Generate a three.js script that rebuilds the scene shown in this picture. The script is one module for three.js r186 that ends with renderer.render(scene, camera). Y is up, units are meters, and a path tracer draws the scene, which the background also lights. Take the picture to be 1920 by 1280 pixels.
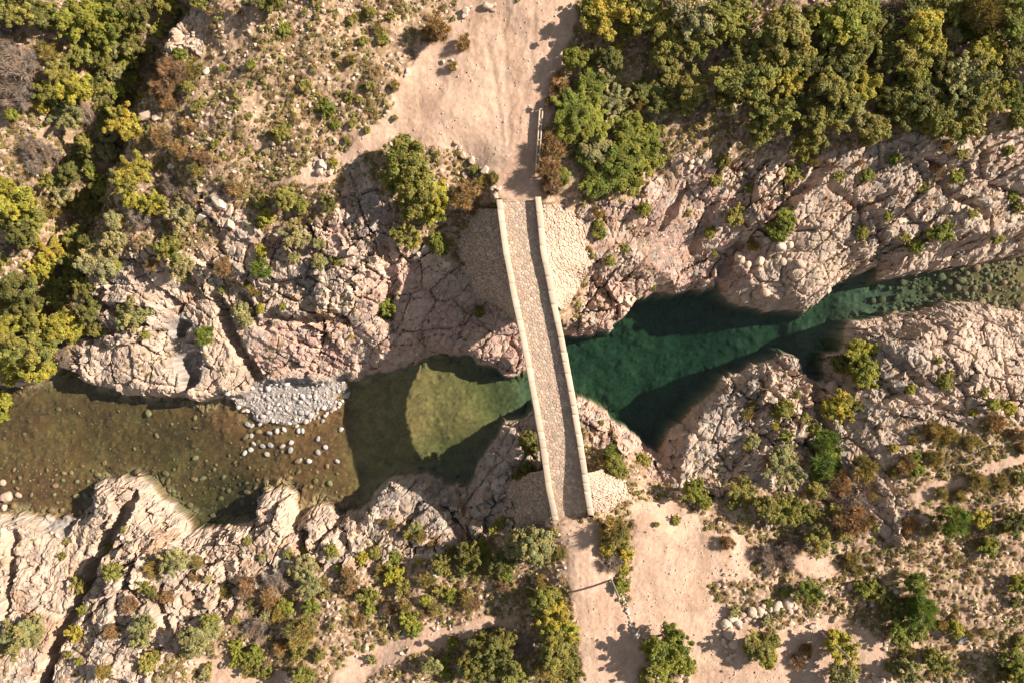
import * as THREE from 'three';
import { mergeGeometries } from 'three/addons/utils/BufferGeometryUtils.js';
import { ConvexGeometry } from 'three/addons/geometries/ConvexGeometry.js';

// ---------------------------------------------------------------- camera, sky, sun, exposure
const EYE = 60, FOCAL = 1280;                       // metres above the river; focal length for a 1920 x 1280 frame
const scene = new THREE.Scene();
const camera = new THREE.PerspectiveCamera(2 * Math.atan(640 / FOCAL) * 180 / Math.PI, 1.5, 1, 1200);
camera.position.set(0, EYE, 0);
camera.up.set(0, 0, -1);
camera.lookAt(0, 0, 0);
const sunDir = new THREE.Vector3(0.962 * Math.cos(0.53), Math.sin(0.53), -0.272 * Math.cos(0.53)).normalize();
{ // hazy late-summer sky: pale blue overhead, warm white towards the horizon, brighter air round the sun
  const W = 512, H = 256, d = new Float32Array(W * H * 4), dir = new THREE.Vector3();
  for (let j = 0; j < H; j++) for (let i = 0; i < W; i++) {
    const up = ((j + 0.5) / H - 0.5) * Math.PI, round = ((i + 0.5) / W - 0.5) * 2 * Math.PI;
    dir.set(Math.cos(round) * Math.cos(up), Math.sin(up), Math.sin(round) * Math.cos(up));
    const haze = Math.exp(-Math.max(dir.y, 0) * 3.2), c = Math.max(0, dir.dot(sunDir)), glow = 0.5 * Math.pow(c, 8) + 0.9 * Math.pow(c, 60);
    [[0.4, 0.72, 1], [0.46, 0.7, 0.92], [0.56, 0.62, 0.74]].forEach(([z, h, g], k) => { d[(j * W + i) * 4 + k] = z + (h - z) * haze + glow * g; });
    d[(j * W + i) * 4 + 3] = 1;
  }
  const t = new THREE.DataTexture(d, W, H, THREE.RGBAFormat, THREE.FloatType);
  t.mapping = THREE.EquirectangularReflectionMapping; t.magFilter = THREE.LinearFilter; t.needsUpdate = true;
  scene.background = scene.environment = t;
}
scene.environmentIntensity = 0.25;
const sun = new THREE.DirectionalLight(new THREE.Color(1, 0.89, 0.775), 4.2);
sun.name = 'sun';
sun.position.copy(sunDir).multiplyScalar(150);
sun.castShadow = true;
Object.assign(sun.shadow.camera, { left: -70, right: 70, top: 60, bottom: -60, near: 1, far: 400 });
sun.shadow.mapSize.set(4096, 4096);
scene.add(sun, sun.target);
const renderer = new THREE.WebGLRenderer({ antialias: true });
renderer.toneMapping = THREE.LinearToneMapping;
renderer.toneMappingExposure = 2.9;
renderer.shadowMap.enabled = true;

// ---------------------------------------------------------------- small helpers
let seedState = 12345;
const rnd = () => { seedState = (seedState + 0x6d2b79f5) | 0; let t = Math.imul(seedState ^ (seedState >>> 15), 1 | seedState); t = (t + Math.imul(t ^ (t >>> 7), 61 | t)) ^ t; return ((t ^ (t >>> 14)) >>> 0) / 4294967296; };
const reseed = (n) => { seedState = n; };
const rr = (a, b) => a + (b - a) * rnd();
const clamp = (x, a = 0, b = 1) => x < a ? a : x > b ? b : x;
const lerp = (a, b, t) => a + (b - a) * t;
const sstep = (a, b, x) => { const t = clamp((x - a) / (b - a)); return t * t * (3 - 2 * t); };
const smin = (a, b, k) => { const h = clamp(0.5 + 0.5 * (b - a) / k); return lerp(b, a, h) - k * h * (1 - h); };
function hash(ix, iy, s) { let h = Math.imul(ix, 374761393) ^ Math.imul(iy, 668265263) ^ Math.imul(s, 2147483647 - 1640531527); h = Math.imul(h ^ (h >>> 13), 1274126177); h ^= h >>> 16; return (h >>> 0) / 4294967296; }
function noise(x, y, s = 0) {               // value noise, -1..1
  const ix = Math.floor(x), iy = Math.floor(y), fx = x - ix, fy = y - iy, u = fx * fx * (3 - 2 * fx), v = fy * fy * (3 - 2 * fy);
  const a = hash(ix, iy, s), b = hash(ix + 1, iy, s), c = hash(ix, iy + 1, s), d = hash(ix + 1, iy + 1, s);
  return (a + (b - a) * u + (c - a + (a - b - c + d) * u) * v) * 2 - 1;
}
const fbm = (x, y, s, n = 4) => { let t = 0, a = 0.5; for (let i = 0; i < n; i++) { t += a * noise(x, y, s + i * 7); x = x * 2.03 + 11.3; y = y * 2.03 - 5.1; a *= 0.5; } return t; };
const V = { f1: 0, f2: 0, dx: 0, dy: 0, a: 0, b: 0, c: 0 };
function voronoi(x, y, s) {                 // nearest two cell centres and three random numbers of the cell
  const ix = Math.floor(x), iy = Math.floor(y);
  let f1 = 9, f2 = 9, bx = 0, by = 0, cx = 0, cy = 0;
  for (let j = -1; j <= 1; j++) for (let i = -1; i <= 1; i++) {
    const X = ix + i, Y = iy + j, px = X + 0.1 + 0.8 * hash(X, Y, s) - x, py = Y + 0.1 + 0.8 * hash(X, Y, s + 1) - y, d = px * px + py * py;
    if (d < f1) { f2 = f1; f1 = d; bx = X; by = Y; cx = px; cy = py; } else if (d < f2) f2 = d;
  }
  V.f1 = Math.sqrt(f1); V.f2 = Math.sqrt(f2); V.dx = -cx; V.dy = -cy; V.a = hash(bx, by, s + 2); V.b = hash(bx, by, s + 3); V.c = hash(bx, by, s + 4);
}
const col = (r, g, b) => new THREE.Color().setRGB(r, g, b);
const std = (r, g, b, rough = 0.9, extra = {}) => new THREE.MeshStandardMaterial({ color: col(r, g, b), roughness: rough, ...extra });
const taken = {};
const numbered = (n) => { const k = taken[n] = (taken[n] ?? -1) + 1; return k ? n + '_' + String(k).padStart(3, '0') : n; };
function mesh(name, geometry, material, parent) { const m = new THREE.Mesh(geometry, material); m.name = name; m.castShadow = m.receiveShadow = true; parent?.add(m); return m; }
function tag(o, label, category, group, kind) { o.userData.label = label; if (category) o.userData.category = category; if (group) o.userData.group = group; if (kind) o.userData.kind = kind; return o; }
function top(o, name) { o.name = numbered(name); scene.add(o); return o; }
const place = (u, v, h) => [(u - 960) * (EYE - h) / FOCAL, (v - 640) * (EYE - h) / FOCAL];   // a sighting and its height -> ground position in metres
class Raster {
  constructor(x0, z0, x1, z1, step) { Object.assign(this, { x0, z0, step }); this.nx = Math.round((x1 - x0) / step) + 1; this.nz = Math.round((z1 - z0) / step) + 1; this.d = new Float32Array(this.nx * this.nz); }
  fill(f) { for (let j = 0, k = 0; j < this.nz; j++) for (let i = 0; i < this.nx; i++, k++) this.d[k] = f(this.x0 + i * this.step, this.z0 + j * this.step); return this; }
  at(x, z) {
    const a = clamp((x - this.x0) / this.step, 0, this.nx - 1.001), b = clamp((z - this.z0) / this.step, 0, this.nz - 1.001), i = a | 0, j = b | 0, u = a - i, v = b - j, k = j * this.nx + i, d = this.d;
    return (d[k] * (1 - u) + d[k + 1] * u) * (1 - v) + (d[k + this.nx] * (1 - u) + d[k + this.nx + 1] * u) * v;
  }
  blur(n) {
    const { nx, nz } = this;
    for (let p = 0; p < n; p++) {
      const s = this.d.slice();
      for (let j = 0; j < nz; j++) for (let i = 0; i < nx; i++) {
        let t = 0;
        for (let b = -1; b <= 1; b++) for (let a = -1; a <= 1; a++) t += s[clamp(j + b, 0, nz - 1) * nx + clamp(i + a, 0, nx - 1)];
        this.d[j * nx + i] = t / 9;
      }
    }
    return this;
  }
}
const inside = (p, x, z) => { let c = false; for (let i = 0, j = p.length - 1; i < p.length; j = i++) if ((p[i][1] > z) !== (p[j][1] > z) && x < (p[j][0] - p[i][0]) * (z - p[i][1]) / (p[j][1] - p[i][1]) + p[i][0]) c = !c; return c; };
const segDist = (x, z, a, b) => { const dx = b[0] - a[0], dz = b[1] - a[1], t = clamp(((x - a[0]) * dx + (z - a[1]) * dz) / (dx * dx + dz * dz + 1e-9)); return Math.hypot(x - a[0] - dx * t, z - a[1] - dz * t); };

// ---------------------------------------------------------------- survey of the place: sightings (u, v) with heights above the water
const HEIGHTS = [
  // track and clearing beyond the bridge, stony hillside
  [1000,360,7.6],[960,300,7.8],[980,200,8.2],[1000,100,8.7],[1010,0,9.2],[1020,-120,10],[860,200,8.4],[800,250,8.2],[700,270,8.2],[600,335,7.9],[900,100,8.8],[930,340,7.5],
  [700,120,9.2],[600,60,10],[500,100,10],[450,200,9.5],[400,300,8.8],[550,230,9],[650,200,8.8],[420,0,10.5],[350,150,9.2],[540,330,8.1],[600,-100,11],[300,-100,9.5],
  // rocks stepping down to the pebble bar
  [650,370,7.3],[560,400,7],[480,400,7],[400,380,7.2],[350,450,6],[450,480,5.6],[550,480,5.4],[620,510,5.2],[680,480,5.6],[690,400,6.8],[740,330,7.2],[800,300,7.6],[860,330,6.6],[900,400,6],
  [760,400,5.6],[820,430,4.8],[850,490,4],[780,540,3],[730,600,2.2],[830,580,2.6],[900,600,2.2],[880,650,1.3],[940,650,1.5],[660,670,1.1],[940,560,3.4],[940,480,4.6],
  [560,560,4],[640,560,3.9],[715,540,3.8],[600,620,2.7],[540,630,2.8],[480,600,3.3],[500,680,1.9],[560,680,1.7],[620,690,1],[470,700,1.2],
  [340,600,2.4],[230,520,5.2],[260,560,4.6],[200,560,4.2],[230,640,3],[300,670,2.3],[300,720,1.7],[390,700,1.9],[420,650,2.2],[340,640,1.8],[180,690,1.6],[400,590,2.8],[380,540,4],
  // wooded ravine
  [310,50,7],[270,150,5.5],[200,290,4.6],[150,400,3.8],[120,520,2.8],[110,620,1.5],[60,700,0.7],[0,0,9],[60,100,8.5],[30,200,8],[60,300,7],[20,400,6],[40,500,4.4],[0,600,3],[-60,300,8],[-80,500,5.5],
  [350,90,9],[285,220,8.3],[245,330,7.2],[260,440,6.6],[200,470,5.6],[180,640,2],
  // thicket and rocks above the green pool
  [1060,200,8],[1060,330,7.4],[1150,200,7.6],[1150,330,7],[1200,100,8.2],[1300,50,8.6],[1300,200,7.6],[1300,260,7],[1450,150,7.8],[1450,270,6.6],[1600,150,7.5],[1600,260,6.5],[1750,100,7.5],[1780,230,6.6],[1900,50,8],[1900,220,6.6],[1500,-100,9.5],[2000,100,9],
  [1060,400,6.6],[1100,410,6],[1120,460,5],[1080,560,2.3],[1130,560,2.5],[1120,600,1.6],[1180,480,4.2],[1180,540,1.5],[1250,400,5.5],[1260,470,3.2],[1290,520,1.2],[1350,350,6],[1350,430,3.6],[1340,500,1.5],[1420,380,5.2],
  [1400,490,2.7],[1440,540,2.1],[1500,500,3.4],[1550,440,4.3],[1570,490,2.8],[1500,330,5.8],[1600,370,5.3],[1620,440,3.9],[1700,330,5.6],[1700,420,4.5],[1750,470,3.1],[1800,400,4.7],[1850,350,5.2],[1880,440,3.7],[1900,300,5.8],
  // rock spur, far rocks and the dry flat
  [1400,740,2.2],[1480,690,2.1],[1330,790,1.9],[1300,850,2.3],[1380,850,2.8],[1450,800,2.7],[1460,880,3.7],[1280,870,2.3],[1530,750,1],[1540,830,2.2],
  [1620,640,2.6],[1700,640,3.7],[1780,620,3.1],[1850,620,2.3],[1920,650,2.4],[1700,720,3.9],[1610,720,2.6],[1800,720,4],[1650,800,4],[1750,800,4.5],[1880,760,4.2],[1580,870,4],[1700,880,4.8],[1880,860,5],
  [1500,950,4.8],[1600,1000,5],[1750,1000,5.4],[1900,980,5.6],[1400,950,5],[1300,930,5.2],[1250,900,4.2],[1200,860,3.5],[1150,830,3],[1110,790,2.4],[1180,900,4.9],[1160,950,5.7],[1220,1000,5.9],[1250,1100,6.1],[1350,1050,5.8],
  [1400,1150,5.8],[1500,1100,5.4],[1700,1150,5.6],[1900,1150,6],[1200,1250,6.3],[1400,1260,5.9],[1700,1270,5.8],[1500,1400,6],[1900,1400,7],
  [1075,985,6.9],[1090,1080,6.6],[1120,1180,6.4],[1140,1290,6.3],[1100,1400,6.3],
  // rocks beside the shallow water
  [1020,900,4],[990,950,4.2],[1000,860,2.6],[965,830,1.9],[940,890,2.4],[900,930,2.3],[1000,1010,5.4],[960,1050,5],[900,1000,3.6],[860,960,2.8],[850,1060,4.2],[1000,1150,5.8],[900,1150,5.2],[800,1150,4.8],[1000,1260,6],
  [760,925,2.1],[720,950,2.1],[690,1000,2.2],[740,1040,3],[600,970,1.6],[600,1010,2.4],[520,940,2],[520,1000,2.5],[420,1020,2.4],[330,1000,2.3],[265,930,2.3],[210,950,1.6],[280,1030,3],[340,1100,3.5],[420,1080,3.2],[540,1080,3.4],
  [640,1080,3.5],[650,1180,4.4],[500,1160,4],[400,1200,4.2],[250,1120,3.8],[250,1220,4.4],[50,1000,1.6],[30,1100,2.4],[100,1050,1.9],[50,1220,3.2],[110,1000,0.9],[300,1280,4.8],[600,1270,5],[800,1270,5.4],[400,1400,6],[-80,1200,4],
];
const DEPTHS = [[-60,850,.5],[50,850,.55],[200,830,.75],[300,820,.95],[400,850,.7],[500,850,.55],[580,830,.17],[520,825,.2],[600,870,.28],[540,860,.35],[620,880,.5],[560,800,.15],[680,800,.6],[760,780,.6],[850,780,.9],[950,740,1.7],[700,900,.8],[850,860,1.5],[1030,720,3],[1150,680,3.6],[1300,620,3.7],[1250,750,3.6],[1450,630,3.2],[1550,600,2.5],[1650,560,1.9],[1750,540,1.5],[1850,530,.8],[1920,510,.5],[2000,500,.4],[420,940,1.3],[150,920,.4],[60,900,.3],[300,780,.6],[430,790,.25]];
const SHORE = [[-400,700],[-60,720],[40,725],[100,700],[116,689],[144,692],[156,709],[175,720],[212,726],[235,737],[269,741],[302,747],[339,742],[353,742],[383,757],[420,741],[447,763],[490,786],[537,791],[588,786],[626,768],[648,735],[650,717],[674,715],[687,702],[751,689],[808,668],[848,663],[882,667],[895,682],[929,689],[949,705],[971,704],[985,690],[1010,668],[1040,640],[1062,628],[1087,631],[1127,625],[1141,623],[1178,585],[1191,561],[1228,549],[1278,549],[1310,544],[1344,531],[1352,540],[1350,551],[1371,568],[1411,578],[1441,586],[1468,581],[1508,583],[1535,564],[1566,531],[1613,514],[1643,495],[1646,524],[1683,521],[1727,511],[1767,502],[1818,497],[1878,484],[1925,480],[2000,466],[2400,420],
  [2400,640],[2000,610],[1920,588],[1885,581],[1851,571],[1824,564],[1767,568],[1717,583],[1660,593],[1589,605],[1579,618],[1582,645],[1576,658],[1549,662],[1545,692],[1542,712],[1525,714],[1512,705],[1498,685],[1495,672],[1482,665],[1465,665],[1448,675],[1408,685],[1391,695],[1354,705],[1340,732],[1310,756],[1280,783],[1258,803],[1238,840],[1231,850],[1211,833],[1144,783],[1140,769],[1110,752],[1080,744],[1040,748],[996,769],[983,784],[946,791],[936,816],[909,847],[902,860],[889,894],[875,914],[855,904],[828,910],[825,897],[801,887],[741,892],[704,917],[684,947],[677,958],[660,954],[647,961],[638,968],[621,947],[595,942],[578,957],[563,971],[554,927],[537,914],[497,917],[484,937],[484,968],[443,981],[393,988],[363,991],[356,974],[326,951],[302,927],[286,910],[262,890],[235,894],[188,897],[178,907],[178,941],[161,957],[141,974],[128,971],[81,969],[44,962],[0,961],[-60,960],[-400,980]].map(([u, v]) => place(u, v, 0));
const interp = (list, p, soft) => (x, z) => { let s = 0, t = 0; for (const [a, b, h] of list) { const w = 1 / Math.pow((x - a) ** 2 + (z - b) ** 2 + soft, p); s += w; t += w * h; } return t / s; };
const survey = HEIGHTS.map(([u, v, h]) => [...place(u, v, h), h]);
const baseR = new Raster(-70, -55, 70, 55, 0.5).fill(interp(survey, 2, 1.6)).blur(1);
const depthR = new Raster(-70, -30, 70, 25, 0.5).fill(interp(DEPTHS.map(([u, v, h]) => [...place(u, v, 0), h]), 1.6, 1));
const shoreR = new Raster(-60, -40, 60, 40, 0.25).fill((x, z) => {
  let d = 1e9;
  for (let i = 0, j = SHORE.length - 1; i < SHORE.length; j = i++) d = Math.min(d, segDist(x, z, SHORE[j], SHORE[i]));
  return inside(SHORE, x, z) ? -d : d;
});
function locate(u, v) { let h = 4, x, z; for (let i = 0; i < 8; i++) { [x, z] = place(u, v, h); h = shoreR.at(x, z) < 0 ? 0 : baseR.at(x, z); } return [x, z]; }
const poly = (list) => list.map(([u, v]) => locate(u, v));
const zone = (polys, blur) => { const p = polys.map(poly); return new Raster(-52, -38, 52, 38, 0.25).fill((x, z) => p.some((q) => inside(q, x, z)) ? 1 : 0).blur(blur); };
const ROCK = [
  [[1030,670],[1090,570],[1120,470],[1080,390],[1200,372],[1240,310],[1300,285],[1420,305],[1500,312],[1600,272],[1700,255],[1800,262],[1990,230],[1990,540],[1640,570],[1440,610],[1060,670]],
  [[990,730],[985,600],[900,545],[860,470],[760,455],[700,330],[660,290],[645,350],[625,400],[560,425],[500,440],[450,395],[390,335],[365,370],[420,450],[350,480],[290,465],[170,485],[155,560],[150,640],[90,700],[160,770],[450,790],[640,790],[900,730]],
  [[-90,920],[-90,1330],[270,1330],[310,1230],[420,1170],[450,1110],[560,1070],[640,1085],[720,1065],[830,1040],[900,1000],[1030,990],[1040,730],[900,810],[640,900],[500,880],[200,860]],
  [[1040,720],[1120,840],[1200,875],[1270,910],[1320,935],[1420,915],[1560,935],[1630,1000],[1680,1025],[1700,960],[1670,900],[1700,850],[1800,800],[1990,770],[1990,540],[1800,545],[1500,630],[1300,760]],
  [[340,25],[390,15],[365,115],[320,118],[297,100]], [[580,290],[640,285],[650,315],[600,335]],
];
const DIRT = [
  [[1090,-60],[1082,40],[1062,110],[1035,180],[1017,250],[1012,300],[1008,380],[938,380],[925,335],[900,312],[860,288],[800,272],[760,262],[700,278],[665,300],[640,325],[600,352],[540,352],[490,362],[500,345],[560,330],[590,305],[650,275],[690,235],[740,215],[735,170],[775,110],[800,60],[850,20],[870,-60]],
  [[1040,985],[1118,962],[1130,1000],[1150,1080],[1165,1130],[1200,1200],[1195,1330],[1085,1330],[1080,1180],[1060,1080],[1045,1020]],
  [[1185,955],[1250,930],[1300,950],[1335,1000],[1325,1080],[1340,1150],[1300,1210],[1205,1190],[1175,1120],[1190,1050]],
  [[1320,1010],[1380,1000],[1420,1030],[1400,1080],[1340,1090]], [[1470,1040],[1560,1040],[1590,1070],[1500,1090]], [[1290,1180],[1340,1120],[1460,1180],[1560,1150],[1650,1190],[1690,1330],[1290,1330]],
  [[1690,925],[1800,885],[1930,838],[1930,868],[1820,905],[1710,945]], [[600,1330],[640,1240],[720,1205],[800,1178],[960,1150],[965,1175],[860,1200],[780,1222],[700,1255],[660,1330]], [[330,1225],[420,1235],[560,1265],[560,1290],[400,1290]],
];
const GRAVEL = [[[435,735],[500,712],[640,708],[655,722],[652,770],[636,800],[560,806],[480,800],[430,766]], [[310,595],[345,580],[365,600],[350,640],[320,650]], [[325,660],[370,650],[385,680],[355,735],[338,738]], [[68,968],[75,1000],[130,1005],[145,970]]];
const SMOOTH = [[[630,720],[740,480],[860,560],[965,600],[985,700],[860,670]], [[1345,570],[1365,490],[1450,430],[1560,400],[1660,470],[1560,550],[1440,600]], [[1640,530],[1760,440],[1940,410],[1940,500]], [[150,640],[440,650],[450,770],[150,740]], [[1240,860],[1300,760],[1350,720],[1370,790],[1330,880],[1270,900]], [[1570,600],[1850,555],[1940,640],[1860,700],[1640,690]], [[680,960],[700,900],[830,880],[840,930],[800,980]], [[880,930],[900,850],[960,790],[1000,770],[980,840],[930,920]]];
const PINK = [[[440,600],[640,600],[740,480],[1000,600],[990,720],[640,720],[470,740]], [[1030,670],[1120,380],[1350,300],[1500,420],[1350,560],[1130,640]], [[1080,740],[1160,770],[1290,920],[1180,960],[1100,880]], [[480,400],[740,330],[740,470],[480,480]]];
const LICHEN = [[[1240,850],[1330,720],[1420,690],[1440,760],[1400,860],[1300,900]], [[1620,640],[1700,610],[1740,680],[1700,740],[1640,720]], [[680,960],[700,900],[830,880],[870,960],[840,1010],[760,960]], [[890,930],[940,800],[1000,790],[990,900],[930,980]], [[520,480],[600,470],[640,540],[560,560]], [[640,330],[720,360],[720,460],[660,470]], [[180,490],[280,480],[290,520],[220,540]]];
const lichenR = zone(LICHEN, 6), rockR = zone(ROCK, 3), dirtR = zone(DIRT, 3), gravelR = zone(GRAVEL, 2), smoothR = zone(SMOOTH, 4), pinkR = zone(PINK, 8);
const GRAIN = [[1120,480,-55],[1230,470,-40],[1350,380,-62],[1420,500,-50],[1530,480,-30],[1600,400,-38],[1720,380,-48],[1850,400,-22],[1640,640,20],[1760,640,38],[1860,600,58],[1330,800,-45],[1450,760,-62],[1700,760,35],[1830,720,15],[1600,860,60],[60,1000,-80],[60,1150,-70],[250,960,-50],[200,1150,-66],[350,1040,-30],[500,1000,-78],[640,1000,-66],[760,960,-50],[400,1120,35],[560,560,-12],[660,570,-30],[540,680,24],[290,700,-75],[400,680,-60],[800,580,-35],[920,640,-50],[230,550,-12],[600,430,30],[450,500,40],[700,400,70],[1180,850,45],[940,880,-60],[330,560,50]].map(([u, v, a]) => [...place(u, v, 3), a * Math.PI / 180]);
function grainAt(x, z) {                   // the rock splits along one direction in each bed; beds meet in ragged lines
  const wx = x + 1.6 * fbm(x * 0.35, z * 0.35, 811, 4), wz = z + 1.6 * fbm(x * 0.35, z * 0.35, 831, 4);
  let best = 1e9, a = 0;
  for (const g of GRAIN) { const d = (g[0] - wx) ** 2 + (g[1] - wz) ** 2; if (d < best) { best = d; a = g[2]; } }
  return a;
}
const CLEFTS = [ // clefts (negative) and ribs (positive): depth, half-width in metres
  [-2.4, .5, [238,935],[205,1000],[165,1080],[115,1180],[70,1290]], [-1.3, 1.2, [330,30],[275,150],[205,290],[150,410],[125,520]], [-1.5, .45, [406,560],[440,640],[477,705]], [-1, .35, [818,925],[835,965],[865,1010]], [-1.3, .45, [1450,430],[1500,365],[1540,315]],
  [-1.6, .4, [1350,545],[1362,500],[1385,460]], [-1.1, .3, [1648,500],[1690,475],[1740,445]], [-1.2, .4, [1530,720],[1540,780],[1548,830]], [.7, .35, [1640,880],[1662,930],[1682,1010]], [-.9, .3, [560,985],[562,1040]], [-.8, .3, [640,985],[650,1030]], [-.8, .3, [300,1100],[295,1140],[310,1170]],
  [-1, .5, [720,470],[735,520],[725,590]], [-.9, .35, [490,590],[560,600],[640,600]], [-.8, .3, [1640,650],[1700,690],[1730,720]], [.8, .5, [345,30],[330,110]], [-.9, .4, [455,560],[470,600],[500,610]], [-.7, .25, [1240,430],[1290,350]], [-.7, .25, [1300,470],[1340,380]], [.5, .3, [236,900],[300,930]], [-.8,.3,[160,560],[230,590],[280,585]],
  [-.035, .2, [1005,-20],[998,80],[985,170],[972,250]], [-.035, .2, [950,-20],[945,90],[950,190],[955,270]], [-.03, .18, [1040,40],[1020,130],[1000,230]], [-.03, .2, [905,40],[925,150],[940,260]],
  [-1, .3, [20,1000],[15,1080],[10,1160]], [-.7,.25,[750,1000],[790,940]], [-.6,.2,[1420,700],[1470,760],[1500,800]], [-.6,.25,[1650,720],[1720,760],[1800,770]], [-.6,.25,[1560,350],[1640,400],[1660,460]], [-.7,.25,[1750,300],[1780,360],[1850,400]],
].map(([d, w, ...p]) => { const pts = poly(p); return { d, w, pts, x0: Math.min(...pts.map((q) => q[0])) - 3 * w, x1: Math.max(...pts.map((q) => q[0])) + 3 * w, z0: Math.min(...pts.map((q) => q[1])) - 3 * w, z1: Math.max(...pts.map((q) => q[1])) + 3 * w }; });

// ---------------------------------------------------------------- the bridge's line: outer edges at parapet height
const deckY = (z) => z < 2.5 ? 9 - 1.45 * Math.pow((2.5 - z) / 13, 2) : 9 - 2.05 * Math.pow((z - 2.5) / 10.6, 2);
const EDGE = [[372,931,1013],[470,944,1023],[560,961,1041],[640,978,1058],[740,997,1077],[830,1013,1092],[910,1024,1103],[968,1036,1112]].map(([v, l, r]) => { let z = 0; for (let i = 0; i < 6; i++) z = (v - 640) * (EYE - deckY(z) - 0.4) / FOCAL; const k = (EYE - deckY(z) - 0.4) / FOCAL; return [z, (l - 960) * k, (r - 960) * k]; });
const Z0 = EDGE[0][0], Z1 = EDGE[EDGE.length - 1][0];
function edges(z) { let i = 0; while (i < EDGE.length - 2 && z > EDGE[i + 1][0]) i++; const a = EDGE[i], b = EDGE[i + 1], t = (z - a[0]) / (b[0] - a[0]); return [lerp(a[1], b[1], t), lerp(a[2], b[2], t)]; }
const ARCH = { z: 3.3, y: 0.5, r: 7.3 };
const intrados = (z) => { const d = z - ARCH.z; return Math.abs(d) < ARCH.r ? ARCH.y + Math.sqrt(ARCH.r ** 2 - d * d) : -2; };

// ---------------------------------------------------------------- terrain
const tone = { block: 0, chip: 0 };
function rockRelief(x, z, ang, sm) {
  const wx = x + 0.22 * fbm(x * 0.9, z * 0.9, 3, 4), wz = z + 0.22 * fbm(x * 0.9, z * 0.9, 23, 4), c = Math.cos(ang), s = Math.sin(ang), a = wx * c + wz * s, b = -wx * s + wz * c;
  voronoi(a / 2.9, b / 1.9, 100);
  tone.block = V.a;
  const e1 = V.f2 - V.f1, sharp1 = (V.a - 0.5) * 1.15 + (V.b - 0.5) * 1.9 * V.dx + (V.c - 0.5) * 1.4 * V.dy - 0.75 * (1 - sstep(0.01, 0.085, e1)), round1 = 0.7 * Math.sqrt(Math.max(0, 1 - V.f1 * V.f1 * 0.9)) + (V.a - 0.5) * 0.5 - 0.3 * (1 - sstep(0, 0.12, e1));
  const a2 = a * 0.84 + b * 0.54, b2 = b * 0.84 - a * 0.54;
  voronoi(a2 / 1.0 + 3.1, b2 / 0.72, 200);
  tone.chip = V.b;
  const e2 = V.f2 - V.f1, sharp2 = (V.a - 0.5) * 0.26 + (V.b - 0.5) * 0.95 * V.dx + (V.c - 0.5) * 0.85 * V.dy - 0.3 * (1 - sstep(0.02, 0.1, e2)), round2 = 0.2 * (1 - V.f1 * V.f1) - 0.13 * (1 - sstep(0, 0.14, e2));
  voronoi((a * 0.9 - b * 0.43) / 0.46, (b * 0.9 + a * 0.43) / 0.36, 300);
  const e3 = V.f2 - V.f1, sharp3 = (V.a - 0.5) * 0.07 + (V.b - 0.5) * 0.36 * V.dx + (V.c - 0.5) * 0.36 * V.dy - 0.07 * (1 - sstep(0, 0.2, e3));
  const t = b / 1.1 + 0.25 * noise(a * 0.35, b * 0.35, 44), saw = t - Math.floor(t), ledge = Math.max(0, 0.08 + 0.22 * noise(x * 0.3, z * 0.3, 47)) * (saw < 0.85 ? saw / 0.85 : (1 - saw) / 0.15);
  const rugged = 0.62 + 0.62 * noise(x * 0.24, z * 0.24, 61);
  return lerp(rugged * (sharp1 + sharp2) + (0.35 + 0.65 * rugged) * sharp3 + ledge, round1 * 0.8 + round2 * 0.8 + sharp3 * 0.4 + ledge * 0.5 - 0.3, sm * 0.85) + 0.14 * fbm(x * 1.1, z * 1.1, 71, 4);
}
const C = [0, 0, 0];
const mixC = (r, g, b, t) => { C[0] += (r - C[0]) * t; C[1] += (g - C[1]) * t; C[2] += (b - C[2]) * t; };
const mulC = (k) => { C[0] *= k; C[1] *= k; C[2] *= k; };
const Z = { rock: 0, dirt: 0, gravel: 0, water: false };
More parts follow.
